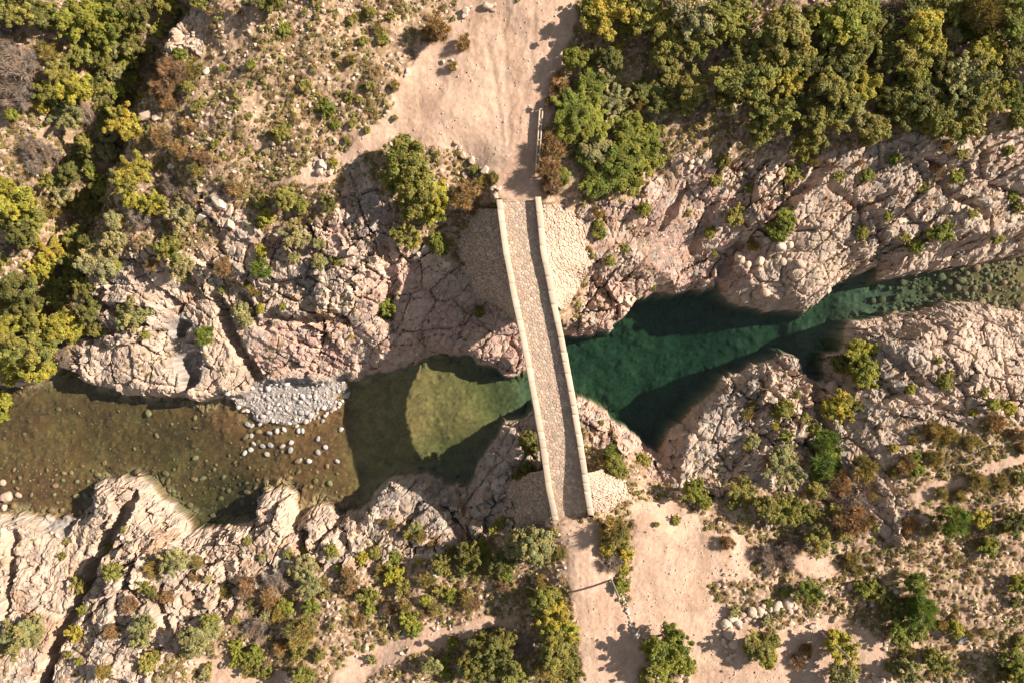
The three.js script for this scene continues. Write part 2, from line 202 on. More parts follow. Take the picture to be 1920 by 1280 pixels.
function ground(x, z) {                     // height; leaves the base colour in C and the kind of ground in Z
  const wob = 0.7 * fbm(x * 0.6, z * 0.6, 301, 3), wob2 = 0.7 * fbm(x * 0.6, z * 0.6, 351, 3);
  const G = gravelR.at(x + wob, z + wob2);
  let d = shoreR.at(x, z) + (0.2 + 0.9 * G) * fbm(x * 1.3, z * 1.3, 401, 4);
  if (d < 3 && d > -1.5) { voronoi(x * 0.95 + 0.2 * wob, z * 0.95, 420); d += (1 - G) * (0.2 * (V.a - 0.5) + 0.4 * (V.b - 0.5) * V.dx + 0.4 * (V.c - 0.5) * V.dy); }
  let R = rockR.at(x + wob, z + wob2), D = dirtR.at(x + wob, z + wob2);
  const S = smoothR.at(x + wob, z + wob2), pink = pinkR.at(x + wob, z + wob2);
  const patch = fbm(x * 0.3, z * 0.3, 501, 4);
  R = sstep(0.3, 0.7, R + 0.25 * fbm(x * 0.8, z * 0.8, 521, 4)); D = sstep(0.3, 0.7, D + 0.3 * fbm(x * 0.9, z * 0.9, 541, 4));
  const land = baseR.at(x, z);
  if (d < 1.6) R = Math.max(R, (1 - sstep(0.8, 1.6, d)) * 0.9);
  D *= 1 - R; R *= 1 - G;
  let cleft = 0;
  for (const k of CLEFTS) if (x > k.x0 && x < k.x1 && z > k.z0 && z < k.z1) {
    let q = 1e9;
    const w2 = 0.25 * noise(x * 1.3, z * 1.3, 77);
    for (let i = 1; i < k.pts.length; i++) q = Math.min(q, segDist(x + w2, z + w2, k.pts[i - 1], k.pts[i]));
    cleft += k.d * Math.exp(-Math.pow(q / k.w, 4) * 0.6);
  }
  const scrub = (1 - R) * (1 - D) * (1 - G);
  const fine = noise(x * 5.1, z * 5.1, 601), grain = noise(x * 9.7, z * 9.7, 611);
  let relief = R > 0.01 ? R * rockRelief(x, z, grainAt(x, z), S) : 0;
  // stones half sunk in the dry ground
  voronoi(x * 1.7 + 0.3 * fine, z * 1.7, 900);
  const lump = V.a > 0.62 ? Math.max(0, 0.32 - V.f1) * 0.9 * V.b : 0, lumpTone = lump > 0.03 ? 1 : 0;
  voronoi(x * 3.6, z * 3.6, 930);
  const peb = V.a > 0.5 ? Math.max(0, 0.36 - V.f1) * 0.35 * V.b : 0, pebTone = peb > 0.02 ? 1 : 0;
  relief += scrub * (0.3 * fbm(x * 0.55, z * 0.55, 631, 4) + 0.06 * fine + lump + peb) + D * (0.1 * fbm(x * 0.5, z * 0.5, 641, 3) + 0.012 * fine + 0.5 * peb * (patch > -0.05 ? 1 : 0.3) + 0.05 * Math.max(0, fbm(x * 1.6, z * 1.6, 645, 3))) + G * (0.05 * fine + 0.2 * peb);
  Z.rock = R; Z.dirt = D; Z.gravel = G; Z.water = d < 0;
  let h;
  const steep = lerp(1.9 + 0.9 * noise(x * 0.25, z * 0.25, 651), 0.13, Math.max(G, 0));
  if (d >= 0) {
    const cap = 0.02 + steep * Math.pow(d, 0.8) + Math.max(0, d - 1.5) * 1.5 * (1 - G);
    h = smin(land + cleft, cap, 0.3) + relief * clamp(0.25 + d / 0.4);
    h = Math.max(h, 0.03 * clamp(d / 0.3));
  } else {
    const deep = depthR.at(x, z), bank = lerp(0.35, 4.5 + 5 * sstep(-0.35, 0.3, noise(x * 0.45, z * 0.45, 655)), R * (1 - G)), ledgeUnder = R * (1 - G) * sstep(-1.1, -0.2, d);
    voronoi(x * 1.5 + 0.2 * fine, z * 1.5, 960);
    const cob = V.a > 0.55 ? Math.max(0, 0.42 - V.f1) * 0.5 : 0;
    h = -smin(deep * (1 + 0.14 * fbm(x * 0.4, z * 0.4, 661, 3)), -d * bank + 0.02, 0.25) + (0.07 * fbm(x * 1.7, z * 1.7, 671, 4) + cob * 0.5 + peb * 0.5) * clamp(-d / 0.5);
    h = Math.min(h + 0.6 * relief * ledgeUnder, -0.04 * clamp(-d / 0.2));
    // bed: brown algae over cobbles in the shallow reach, golden sand below the bridge, pale silt in the upper pool
    const reach = x + 1.5 * wob2;
    C[0] = 0.125; C[1] = 0.06; C[2] = 0.017;
    mixC(0.18, 0.11, 0.032, sstep(-0.1, 0.4, patch) * 0.6);
    mixC(0.26, 0.165, 0.055, sstep(-15.2, -12.5, reach));
    mixC(0.27, 0.225, 0.15, sstep(-2, 3, reach));
    mixC(0.2, 0.13, 0.04, sstep(33, 39, reach));
    mulC(0.85 + 0.35 * (V.b - 0.5) + 0.18 * fine + 0.22 * grain);
    if (pebTone && V.c > 0.4) mixC(0.26, 0.2, 0.08, 0.4);
    if (ledgeUnder > 0) { mixC(0.33, 0.22, 0.115, ledgeUnder * sstep(-0.35, 0.15, fbm(x * 1.4, z * 1.4, 665, 4)) * 0.9); mulC(1 + 0.3 * ledgeUnder * (tone.chip - 0.5)); }
    Z.water = d < -0.6 || ledgeUnder < 0.3;
    return h;
  }
  // tread of the bridge: the ground stays under the deck
  if (z > Z0 + 0.3 && z < Z1 - 0.3) { const [l, r] = edges(clamp(z, Z0, Z1)); const q = Math.max(l - 0.1 - x, x - r - 0.1); if (q < 0) h = Math.min(h, deckY(z) - 0.35); }
  { const near = Math.max(Z0 + 0.3 - z, z - Z1 + 0.3), [l, r] = edges(clamp(z, Z0, Z1)), off = Math.max(l + 0.1 - x, x - r + 0.1, 0); if (near > 0 && near < 5) h = lerp(h, deckY(z < 0 ? Z0 : Z1) + 0.03 + (z < 0 ? near * 0.03 : -near * 0.05) + 0.02 * fine, (1 - sstep(0.5, 4.5, near)) * (1 - sstep(0, 1.4, off))); }
  // colours of earth, dry litter, rock; the look-up runs on with height, so that steep faces have markings of their own
  const lichZone = lichenR.at(x, z), tall = h; x += 0.8 * tall; z -= 0.55 * tall;
  C[0] = 0.33; C[1] = 0.22; C[2] = 0.14;                                   // dry ground with litter
  mixC(0.22, 0.155, 0.07, sstep(-0.05, 0.35, fbm(x * 0.7, z * 0.7, 701, 4)) * 0.75);
  mixC(0.17, 0.1, 0.06, sstep(0.05, 0.4, fbm(x * 1.3, z * 1.3, 711, 4)) * 0.6);
  mixC(0.4, 0.265, 0.18, sstep(0.08, 0.45, fbm(x * 0.9, z * 0.9, 721, 4)) * 0.7);
  mixC(0.14, 0.09, 0.05, sstep(0.02, 0.3, fbm(x * 3.1, z * 3.1, 731, 4)) * 0.6);
  mulC(1 + 0.2 * fine + 0.32 * grain);
  if (lumpTone) mixC(0.4, 0.3, 0.215, 0.75); else if (pebTone) mixC(0.43, 0.325, 0.235, 0.7);
  if (D > 0) {
    const m = [C[0], C[1], C[2]];
    C[0] = 0.43; C[1] = 0.287; C[2] = 0.205;
    mixC(0.31, 0.195, 0.13, sstep(-0.1, 0.4, patch) * 0.6);
    mixC(0.47, 0.335, 0.245, sstep(0.05, 0.4, fbm(x * 1.1, z * 0.2, 741, 4)) * 0.6);
    mixC(0.27, 0.165, 0.105, sstep(0.12, 0.42, fbm(x * 0.9 + 7, z * 0.35, 745, 5)) * 0.4);
    mulC(1 + 0.08 * fine + 0.13 * grain + 0.14 * fbm(x * 2, z * 2, 751, 3));
    if (pebTone && (patch > -0.08 || V.c > 0.7)) mixC(0.46, 0.36, 0.28, 0.5);
    const t = 1 - D; C[0] += (m[0] - C[0]) * t; C[1] += (m[1] - C[1]) * t; C[2] += (m[2] - C[2]) * t;
  }
  if (R > 0.01) {
    const m = [C[0], C[1], C[2]];
    C[0] = 0.41; C[1] = 0.3; C[2] = 0.225;                                   // pale weathered rock
    mixC(0.4, 0.255, 0.205, clamp(pink * (0.8 + 0.5 * patch)));           // pink rock
    mixC(0.37, 0.28, 0.195, sstep(0.1, 0.5, fbm(x * 0.5, z * 0.5, 761, 4)) * 0.7);
    mulC(0.84 + 0.2 * tone.block + 0.2 * (tone.chip - 0.5));
    const lich = fbm(x * 1.9, z * 1.9, 771, 5) + 0.35 * fbm(x * 0.28, z * 0.28, 781, 3);
    mixC(0.2, 0.175, 0.145, sstep(0.1, 0.3, lich) * (1 - 0.6 * S) * 0.7);
    mixC(0.205, 0.18, 0.16, lichZone * sstep(-0.25, 0.1, fbm(x * 2.6, z * 2.6, 775, 4)) * 0.85);     // grey lichen
    mixC(0.48, 0.41, 0.33, sstep(0.16, 0.3, fbm(x * 2.3, z * 2.3, 791, 5)) * 0.4); // pale lichen
    mixC(0.3, 0.15, 0.1, sstep(0.25, 0.45, fbm(x * 0.9, z * 0.9, 801, 4)) * 0.45 * pink);
    mulC(1 + 0.1 * fine + 0.13 * grain);
    const soil = sstep(0.22, 0.36, fbm((x - 0.8 * tall) * 0.8 + 40, (z + 0.55 * tall) * 0.8, 811, 4)) * sstep(0.8, 2.5, h) * (1 - S);
    mixC(0.3, 0.19, 0.12, soil * 0.8);
    const t = 1 - R; C[0] += (m[0] - C[0]) * t; C[1] += (m[1] - C[1]) * t; C[2] += (m[2] - C[2]) * t;
  }
  if (G > 0) { const k = 0.235 + 0.07 * fine + 0.1 * grain; mixC(k, k * 0.88, k * 0.79, G); if (pebTone) mixC(0.36, 0.32, 0.29, G * 0.6); }
  return h;
}
const axis = (half, step, far) => { const a = []; for (let x = 0; x <= half + 1e-6; x += step) a.push(x); let s = step, x = half; while (x < far) { s *= 1.25; x += s; a.push(x); } return [...a.slice(1).reverse().map((q) => -q), ...a]; };
const XS = axis(45, 0.1, 320), ZS = axis(30.5, 0.1, 300), NX = XS.length, NZ = ZS.length;
const pos = new Float32Array(NX * NZ * 3), rgb = new Float32Array(NX * NZ * 3), kindOf = new Uint8Array(NX * NZ);
for (let j = 0, k = 0; j < NZ; j++) for (let i = 0; i < NX; i++, k++) {
  const h = ground(XS[i], ZS[j]);
  pos[k * 3] = XS[i]; pos[k * 3 + 1] = h; pos[k * 3 + 2] = ZS[j];
  if (Z.rock > 0.2 && !Z.water && h > 0.15) {   // ledges and notches in the steep faces
    const q = Z.rock * Math.min(1, (h - 0.15) * 2);
    pos[k * 3] += q * 0.3 * fbm(ZS[j] * 0.9 + 5 * h, h * 1.9 + XS[i] * 0.5, 1201, 3); pos[k * 3 + 2] += q * 0.3 * fbm(XS[i] * 0.9 - 5 * h, h * 1.9 + ZS[j] * 0.5, 1231, 3);
  }
  for (let c = 0; c < 3; c++) rgb[k * 3 + c] = Math.max(0.012, C[c]);
  kindOf[k] = Z.water ? 3 : Z.gravel > 0.5 ? 4 : Z.rock > 0.5 ? 1 : Z.dirt > 0.5 ? 2 : 0;
}
const find = (A, x) => { let a = 0, b = A.length - 2; while (a < b) { const m = (a + b + 1) >> 1; if (A[m] <= x) a = m; else b = m - 1; } return a; };
function groundY(x, z) { const i = find(XS, x), j = find(ZS, z), u = clamp((x - XS[i]) / (XS[i + 1] - XS[i])), v = clamp((z - ZS[j]) / (ZS[j + 1] - ZS[j])), k = j * NX + i, y = (q) => pos[q * 3 + 1]; return lerp(lerp(y(k), y(k + 1), u), lerp(y(k + NX), y(k + NX + 1), u), v); }
const kindAt = (x, z) => kindOf[find(ZS, z) * NX + find(XS, x)];
function sight(u, v, above = 0) { let h = 4, x, z; for (let i = 0; i < 14; i++) { [x, z] = place(u, v, h + above); h = lerp(h, groundY(x, z), 0.7); } return [x, groundY(x, z), z]; }
{
  const index = new Uint32Array((NX - 1) * (NZ - 1) * 6);
  for (let j = 0, q = 0; j < NZ - 1; j++) for (let i = 0; i < NX - 1; i++) { const a = j * NX + i, b = a + 1, c = a + NX, e = c + 1; index.set([a, c, b, b, c, e], q); q += 6; }
  const whole = new THREE.BufferGeometry();
  whole.setAttribute('position', new THREE.BufferAttribute(pos, 3)); whole.setIndex(new THREE.BufferAttribute(index, 1)); whole.computeVertexNormals();
  const nor = whole.attributes.normal.array, ground_ = std(1, 1, 1, 0.95, { vertexColors: true, name: 'earth_and_rock' });
  const bump = new Uint8Array(512 * 512 * 4);
  for (let y = 0; y < 512; y++) for (let x = 0; x < 512; x++) { let t = 0, a = 0.5; for (let o = 0, f = 16; o < 5; o++, f *= 2, a *= 0.6) { const p = f; const X = x / 512 * p, Y = y / 512 * p, ix = Math.floor(X), iy = Math.floor(Y), fx = X - ix, fy = Y - iy, H = (i, j) => hash((i % p + p) % p, (j % p + p) % p, 50 + o); t += a * lerp(lerp(H(ix, iy), H(ix + 1, iy), fx), lerp(H(ix, iy + 1), H(ix + 1, iy + 1), fx), fy); } bump.fill(clamp(t / 1.2) * 255, (y * 512 + x) * 4, (y * 512 + x) * 4 + 3); bump[(y * 512 + x) * 4 + 3] = 255; }
  const bt = new THREE.DataTexture(bump, 512, 512); bt.wrapS = bt.wrapT = THREE.RepeatWrapping; bt.magFilter = THREE.LinearFilter; bt.needsUpdate = true;
  ground_.bumpMap = bt; ground_.bumpScale = 0.08;
  const facets = ground_.clone(); facets.flatShading = true; facets.name = 'fractured_rock';
  ['stony_ground', 'riverbank_rock', 'dirt_track', 'riverbed', 'gravel_bar'].forEach((name, kind) => {
    const map = new Int32Array(NX * NZ).fill(-1), ids = [], tri = [];
    for (let t = 0; t < index.length; t += 3) if (kindOf[index[t]] === kind) for (let c = 0; c < 3; c++) { const v = index[t + c]; if (map[v] < 0) { map[v] = ids.length; ids.push(v); } tri.push(map[v]); }
    const g = new THREE.BufferGeometry(), P = new Float32Array(ids.length * 3), N = new Float32Array(ids.length * 3), K = new Float32Array(ids.length * 3), U = new Float32Array(ids.length * 2);
    ids.forEach((v, q) => { for (let c = 0; c < 3; c++) { P[q * 3 + c] = pos[v * 3 + c]; N[q * 3 + c] = nor[v * 3 + c]; K[q * 3 + c] = rgb[v * 3 + c]; } U[q * 2] = (pos[v * 3] + 0.4 * pos[v * 3 + 1]) / 12; U[q * 2 + 1] = (pos[v * 3 + 2] + 0.7 * pos[v * 3 + 1]) / 12; });
    g.setAttribute('position', new THREE.BufferAttribute(P, 3)); g.setAttribute('normal', new THREE.BufferAttribute(N, 3)); g.setAttribute('color', new THREE.BufferAttribute(K, 3)); g.setAttribute('uv', new THREE.BufferAttribute(U, 2)); g.setIndex(new THREE.BufferAttribute(Uint32Array.from(tri), 1));
    tag(top(mesh(name, g, kind === 1 ? facets : ground_), name), ['dry stony hillside ground with brown litter and pale stones', 'fractured pink and cream bedrock along both river banks', 'bare pink earth of the track and clearings', 'brown cobbled bed under the clear river water', 'bar of grey gravel under the white pebbles'][kind], ['ground', 'rock', 'track', 'riverbed', 'gravel'][kind], undefined, 'structure');
  });
}

// ---------------------------------------------------------------- water: a clear body that swallows red first, under a rippled surface
{
  const g = new THREE.BoxGeometry(640, 12, 120); g.translate(0, -6.02, 0);
  const body = new THREE.MeshPhysicalMaterial({ name: 'water_body', color: col(0.01, 0.03, 0.02), roughness: 1, specularIntensity: 0, transparent: true, opacity: 0.02, thickness: 1, ior: 1.33, attenuationColor: col(0.71, 0.808, 0.78), attenuationDistance: 1 });
  const n = 256, d = new Uint8Array(n * n * 4), hgt = (x, y) => { let t = 0; for (const [p, a, s] of [[9, 1, 1], [21, 0.6, 2], [44, 0.35, 3]]) { const X = x / n * p, Y = y / n * p, ix = Math.floor(X), iy = Math.floor(Y), fx = X - ix, fy = Y - iy, u = fx * fx * (3 - 2 * fx), v = fy * fy * (3 - 2 * fy), H = (i, j) => hash((i % p + p) % p, (j % p + p) % p, 70 + s); t += a * lerp(lerp(H(ix, iy), H(ix + 1, iy), u), lerp(H(ix, iy + 1), H(ix + 1, iy + 1), u), v); } return t / 1.95; };
  for (let y = 0; y < n; y++) for (let x = 0; x < n; x++) { d.fill(hgt(x, y) * 255, (y * n + x) * 4, (y * n + x) * 4 + 3); d[(y * n + x) * 4 + 3] = 255; }
  const t = new THREE.DataTexture(d, n, n); t.wrapS = t.wrapT = THREE.RepeatWrapping; t.magFilter = THREE.LinearFilter; t.repeat.set(110, 22); t.needsUpdate = true;
  const skin = new THREE.MeshPhysicalMaterial({ name: 'water_surface', color: col(1, 1, 1), roughness: 0.03, transmission: 1, thickness: 0, ior: 1.33, bumpMap: t, bumpScale: 0.05 });
  const river = top(new THREE.Group(), 'river');
  tag(river, 'clear green river running through the rocky gorge under the bridge', 'river', undefined, 'structure');
  mesh('water_body', g, body, river);
  const s = new THREE.PlaneGeometry(640, 120); s.rotateX(-Math.PI / 2);
  mesh('water_surface', s, skin, river);
}

// ---------------------------------------------------------------- stones laid in mortar: cells of a plan, each a bevelled block
function cells(W, L, size, seed) {          // polygons that fill a W x L sheet
  reseed(seed);
  const pts = [], nx = Math.max(1, Math.round(W / size)), ny = Math.max(1, Math.round(L / size));
  for (let j = 0; j < ny; j++) for (let i = 0; i < nx; i++) if (rnd() > 0.2) pts.push([(i + 0.5 + (j % 2 ? 0.25 : -0.25) + rr(-0.48, 0.48)) * W / nx, (j + 0.5 + rr(-0.48, 0.48)) * L / ny]);
  const out = [];
  for (const p of pts) {
    let q = [[0, 0], [W, 0], [W, L], [0, L]];
    for (const o of pts) {
      const dx = o[0] - p[0], dy = o[1] - p[1], d2 = dx * dx + dy * dy;
      if (o === p || d2 > size * size * 9) continue;
      const mx = (o[0] + p[0]) / 2, my = (o[1] + p[1]) / 2, side = (a) => (a[0] - mx) * dx + (a[1] - my) * dy, r = [];
      for (let i = 0; i < q.length; i++) { const a = q[i], b = q[(i + 1) % q.length], sa = side(a), sb = side(b); if (sa <= 0) r.push(a); if ((sa < 0 && sb > 0) || (sa > 0 && sb < 0)) { const t = sa / (sa - sb); r.push([lerp(a[0], b[0], t), lerp(a[1], b[1], t)]); } }
      q = r;
      if (q.length < 3) break;
    }
    if (q.length < 3) continue;
    let area = 0;
    for (let i = 0; i < q.length; i++) { const a = q[i], b = q[(i + 1) % q.length]; area += (a[0] * b[1] - a[1] * b[0]) / 2; }
    q.area = Math.abs(area);
    if (q.area > size * size * 0.12) out.push(q);
  }
  return out;
}
function blockStone(q, at, high, gap, rough = 0.16) {     // at(s, t, n) -> point
  const n = q.length, c = [q.reduce((s, p) => s + p[0], 0) / n, q.reduce((s, p) => s + p[1], 0) / n], rad = Math.sqrt(q.area / Math.PI), P = [], idx = [];
  const ring = (k, h, wob) => { for (const p of q) { const f = k * (1 - gap / rad); P.push(at(c[0] + (p[0] - c[0]) * f, c[1] + (p[1] - c[1]) * f, h + rr(-wob, wob))); } };
  ring(1, -0.06, 0); ring(0.97, high * 0.55, 0); ring(0.78, high, high * rough);
  P.push(at(c[0], c[1], high * 1.08));
  for (let r = 0; r < 2; r++) for (let i = 0; i < n; i++) { const a = r * n + i, b = r * n + (i + 1) % n; idx.push(a, b, a + n, b, b + n, a + n); }
  for (let i = 0; i < n; i++) idx.push(2 * n + i, 2 * n + (i + 1) % n, 3 * n);
  const g = new THREE.BufferGeometry();
  g.setAttribute('position', new THREE.Float32BufferAttribute(P.flatMap((v) => [v.x, v.y, v.z]), 3)); g.setIndex(idx);
  g.computeVertexNormals();
  return g;
}
const flip = (g) => { const a = g.index.array; for (let i = 0; i < a.length; i += 3) { const t = a[i]; a[i] = a[i + 1]; a[i + 1] = t; } g.computeVertexNormals(); return g; };
const tint = (g, r, gg, b) => { const n = g.attributes.position.count, c = new Float32Array(n * 3); for (let i = 0; i < n; i++) { c[i * 3] = r; c[i * 3 + 1] = gg; c[i * 3 + 2] = b; } g.setAttribute('color', new THREE.BufferAttribute(c, 3)); return g; };
const STONE = [[.42,.31,.225],[.36,.27,.2],[.47,.36,.27],[.33,.255,.2],[.4,.275,.205],[.3,.23,.175],[.53,.43,.33],[.45,.33,.25],[.26,.195,.15]];
const stoneMats = STONE.map((c) => std(...c, 0.92));
const speckled = std(1, 1, 1, 0.93, { vertexColors: true });
const pickStone = () => Math.floor(rnd() * STONE.length);
function grid(nu, nv, f) {                   // sheet of points f(u, v)
  const P = [], idx = [];
  for (let j = 0; j <= nv; j++) for (let i = 0; i <= nu; i++) { const p = f(i / nu, j / nv); P.push(p.x, p.y, p.z); }
  for (let j = 0; j < nv; j++) for (let i = 0; i < nu; i++) { const a = j * (nu + 1) + i; idx.push(a, a + 1, a + nu + 1, a + 1, a + nu + 2, a + nu + 1); }
  const g = new THREE.BufferGeometry();
  g.setAttribute('position', new THREE.Float32BufferAttribute(P, 3)); g.setIndex(idx); g.computeVertexNormals();
  return g;
}
const V3 = (x, y, z) => new THREE.Vector3(x, y, z);

// ---------------------------------------------------------------- the bridge
{
  const bridge = top(new THREE.Group(), 'stone_bridge');
  const mid = edges(0); bridge.position.set((mid[0] + mid[1]) / 2, 0, 0);
  const B = bridge.position, loc = (x, y, z) => V3(x - B.x, y, z - B.z);
  tag(bridge, 'old single-arch stone bridge with cobbled deck and cream parapets across the gorge', 'bridge');
  const mortar = std(0.36, 0.27, 0.195, 0.95), rubble = std(0.36, 0.275, 0.205, 0.95), cream = [[.52,.41,.3],[.47,.37,.27],[.54,.43,.32],[.49,.375,.27],[.43,.34,.255],[.5,.4,.3]].map((c) => std(...c, 0.85));
  const PW = 0.36, zs = (t) => lerp(Z0, Z1, t);
  // parapets stand a little higher at both ends
  const parY = (z) => deckY(z) + 0.42 + 0.12 * sstep(-4, -9, z) + 0.42 * sstep(6, 12.5, z);
  // deck bed
  mesh('deck', grid(6, 120, (u, v) => { const z = zs(v), [l, r] = edges(z); return loc(lerp(l + PW - 0.03, r - PW + 0.03, u), deckY(z) - 0.03, z); }), mortar, bridge);
  flip(bridge.children[0].geometry);
  // spandrel walls, the arch's soffit
  for (const side of [0, 1]) {
    const g = grid(160, 1, (u, v) => { const z = zs(u), x = edges(z)[side]; return loc(x, v ? parY(z) - 0.1 : Math.max(intrados(z), -1), z); });
    if (side) flip(g);
    mesh('spandrel_wall', g, rubble, bridge);
  }
  mesh('arch_soffit', grid(40, 6, (u, v) => { const a = Math.PI * (1 - u), z = ARCH.z - Math.cos(a) * -ARCH.r, [l, r] = edges(z); return loc(lerp(l, r, v), ARCH.y + Math.sin(a) * ARCH.r, z); }), rubble, bridge);
  // ring of voussoirs on both faces
  reseed(91);
  for (const side of [0, 1]) for (let k = 0; k < 34; k++) {
    const a0 = Math.PI * k / 34 + 0.006, a1 = Math.PI * (k + 1) / 34 - 0.006, r0 = ARCH.r, r1 = ARCH.r + rr(0.5, 0.62), s = new THREE.Shape();
    const pt = (r, a) => [ARCH.z - Math.cos(a) * r, ARCH.y + Math.sin(a) * r];
    s.moveTo(...pt(r0, a0)); s.lineTo(...pt(r1, a0)); s.lineTo(...pt(r1, a1)); s.lineTo(...pt(r0, a1));
    const g = new THREE.ExtrudeGeometry(s, { depth: 0.3, bevelEnabled: true, bevelSize: 0.012, bevelThickness: 0.012, bevelSegments: 1 });
    g.rotateY(-Math.PI / 2);
    const x = edges(ARCH.z - Math.cos((a0 + a1) / 2) * ARCH.r)[side];
    g.translate(x - B.x + (side ? 0.035 : 0.265), 0, -B.z);
    mesh('voussoir', g, stoneMats[pickStone()], bridge);
  }
  // parapet walls under their coping slabs
  for (const side of [0, 1]) {
    const inner = (z) => edges(z)[side] + (side ? -PW : PW), outer = (z) => edges(z)[side];
    const face = grid(150, 1, (u, v) => { const z = zs(u); return loc(inner(z), v ? parY(z) - 0.1 : deckY(z) - 0.05, z); });
    if (!side) flip(face);
    const wall = mesh('parapet', face, rubble, bridge);
    reseed(140 + side);
    let z = Z0 + (side ? -0.1 : 0.12);
    const zEnd = Z1 + (side ? -0.25 : 0.2);
    while (z < zEnd) {
      const len = Math.min(rr(0.6, 1.5), zEnd - z + 0.02), z0 = z + 0.004, z1 = z + len - 0.004, dy = rr(-0.012, 0.012), wo = rr(0, 0.022), wi = rr(0, 0.022), P = [], idx = [], n = 5;
      for (let i = 0; i <= n; i++) {
        const q = lerp(z0, z1, i / n), e = (i === 0 || i === n) ? 0.008 : 0, s = side ? 1 : -1, o = outer(q) + s * (0.04 + wo + rr(0, 0.012)), a = inner(q) - s * (0.03 + wi + rr(0, 0.012)), y = parY(q) + dy;
        P.push(loc(o, y - 0.13, q), loc(o, y - 0.035 - e, q), loc(o - s * 0.04, y - e, q), loc((o + a) / 2, y + 0.025 - e + rr(-.006, .006), q), loc(a + s * 0.04, y - e, q), loc(a, y - 0.035 - e, q), loc(a, y - 0.13, q));
      }
      for (let i = 0; i < n; i++) for (let j = 0; j < 6; j++) { const a = i * 7 + j, b = a + 1, c = a + 7, d = c + 1; side ? idx.push(a, c, b, b, c, d) : idx.push(a, b, c, b, d, c); }
      for (const k of [0, n]) for (let j = 1; j < 6; j++) (k ? 1 : 0) ^ side ? idx.push(k * 7, k * 7 + j, k * 7 + j + 1) : idx.push(k * 7, k * 7 + j + 1, k * 7 + j);
      const g = new THREE.BufferGeometry();
      g.setAttribute('position', new THREE.Float32BufferAttribute(P.flatMap((v) => [v.x, v.y, v.z]), 3)); g.setIndex(idx); g.computeVertexNormals();
      mesh('coping_stone', g, cream[Math.floor(rnd() * 6)], wall);
      z += len;
    }
    // end faces of the wall
    for (const k of [0, 1]) { const q = k ? Z1 : Z0; mesh('end_stone', grid(1, 1, (u, v) => loc(lerp(outer(q), inner(q), u), v ? parY(q) - 0.1 : deckY(q) - 1, q + (k ? 0.002 : -0.002))), rubble, wall); }
  }
  // cobbled deck
  const width = 2.55, length = Z1 - Z0;
  const deckAt = (s, t, n) => { const z = Z0 + t, [l, r] = edges(clamp(z, Z0, Z1)); return loc(lerp(l + PW, r - PW, s / width), deckY(z) + n - 0.03, z); };
  const cobbles = cells(width, length, 0.21, 7).sort((a, b) => b.area - a.area), rest = [];
  reseed(8);
  cobbles.forEach((q, i) => {
    const g = flip(blockStone(q, deckAt, rr(0.01, 0.035), 0.006)), k = Math.floor(rnd() * 6);
    if (i < 300) mesh('paving_stone', g, stoneMats[k], bridge); else rest.push(tint(g, ...STONE[k]));
  });
  const filler = mesh('small_paving_stones', mergeGeometries(rest), speckled, bridge);
  filler.userData.kind = 'stuff';
  // flared wing walls: from the parapet foot down to a curved foot on the rock
  const WINGS = [
    { name: 'wing_wall', side: 1, v: [384, 575], foot: [[1068,376],[1108,410],[1120,455],[1114,500],[1098,530],[1072,558],[1046,576]], size: 0.25, seed: 21, pale: 1.22 },
    { name: 'wing_wall', side: 1, v: [886, 958], foot: [[1128,878],[1158,888],[1178,908],[1182,932],[1178,955],[1150,966],[1118,966]], size: 0.25, seed: 22, pale: 1.3 },
    { name: 'wing_wall', side: 0, v: [392, 612], foot: [[880,392],[858,420],[852,465],[868,515],[895,552],[930,578],[958,600]], size: 0.24, seed: 23, pale: 0.9, joined: true },
    { name: 'wing_wall', side: 0, v: [880, 972], foot: [[985,884],[958,900],[945,925],[944,950],[956,975],[985,990],[1020,988]], size: 0.26, seed: 24, pale: 0.85, joined: true },
  ];
  let stonesLeft = 300;
  for (const w of WINGS) {
    const foot = w.foot.map(([u, v]) => { const [x, y, z] = sight(u, v); return V3(x + 0.6 * noise(u * 0.05, v * 0.05, 5), y - 0.55, z + 0.6 * noise(u * 0.05, v * 0.05, 6)); }), curve = new THREE.CatmullRomCurve3(foot);
    const zv = (v) => { let z = 0; for (let i = 0; i < 5; i++) z = (v - 640) * (EYE - deckY(z)) / FOCAL; return z; };
    const za = zv(w.v[0]), zb = zv(w.v[1]), out = w.side ? 1 : -1;
    const surf = (s, t) => {                 // s along, t 0 at the top and 1 at the foot
      const z = lerp(za, zb, s), a = V3(edges(z)[w.side] + out * 0.01, Math.min(deckY(z) + 0.02, parY(z) - 0.35), z), b = curve.getPoint(s), p = a.clone().lerp(b, t);
      const bulge = Math.sin(Math.PI * t) * 0.05 * Math.min(1, a.distanceTo(b) / 3);
      p.x += out * bulge; p.y += bulge * 0.8 + Math.min(0.25, (a.y - b.y) * 0.05) * Math.sin(Math.PI * Math.pow(t, 0.6));
      return p;
    };
    const normalAt = (s, t) => { const e = 0.01, a = surf(clamp(s + e), t).sub(surf(clamp(s - e), t)), b = surf(s, clamp(t + e)).sub(surf(s, clamp(t - e))), n = a.cross(b).normalize(); return n.y < 0 ? n.negate() : n; };
    const sheet = grid(60, 30, (u, v) => { const p = surf(u, v).addScaledVector(normalAt(u, v), -0.02); return loc(p.x, p.y, p.z); });
    if (out > 0) flip(sheet);
    const wall = mesh(w.name, sheet, mortar, bridge);
    const len = curve.getLength() * 0.75 + (zb - za) * 0.25, tall = (surf(0.25, 0).distanceTo(surf(0.25, 1)) + surf(0.5, 0).distanceTo(surf(0.5, 1)) + surf(0.75, 0).distanceTo(surf(0.75, 1))) / 3;
    const list = cells(len, tall, w.size, w.seed).sort((a, b) => b.area - a.area), joined = [];
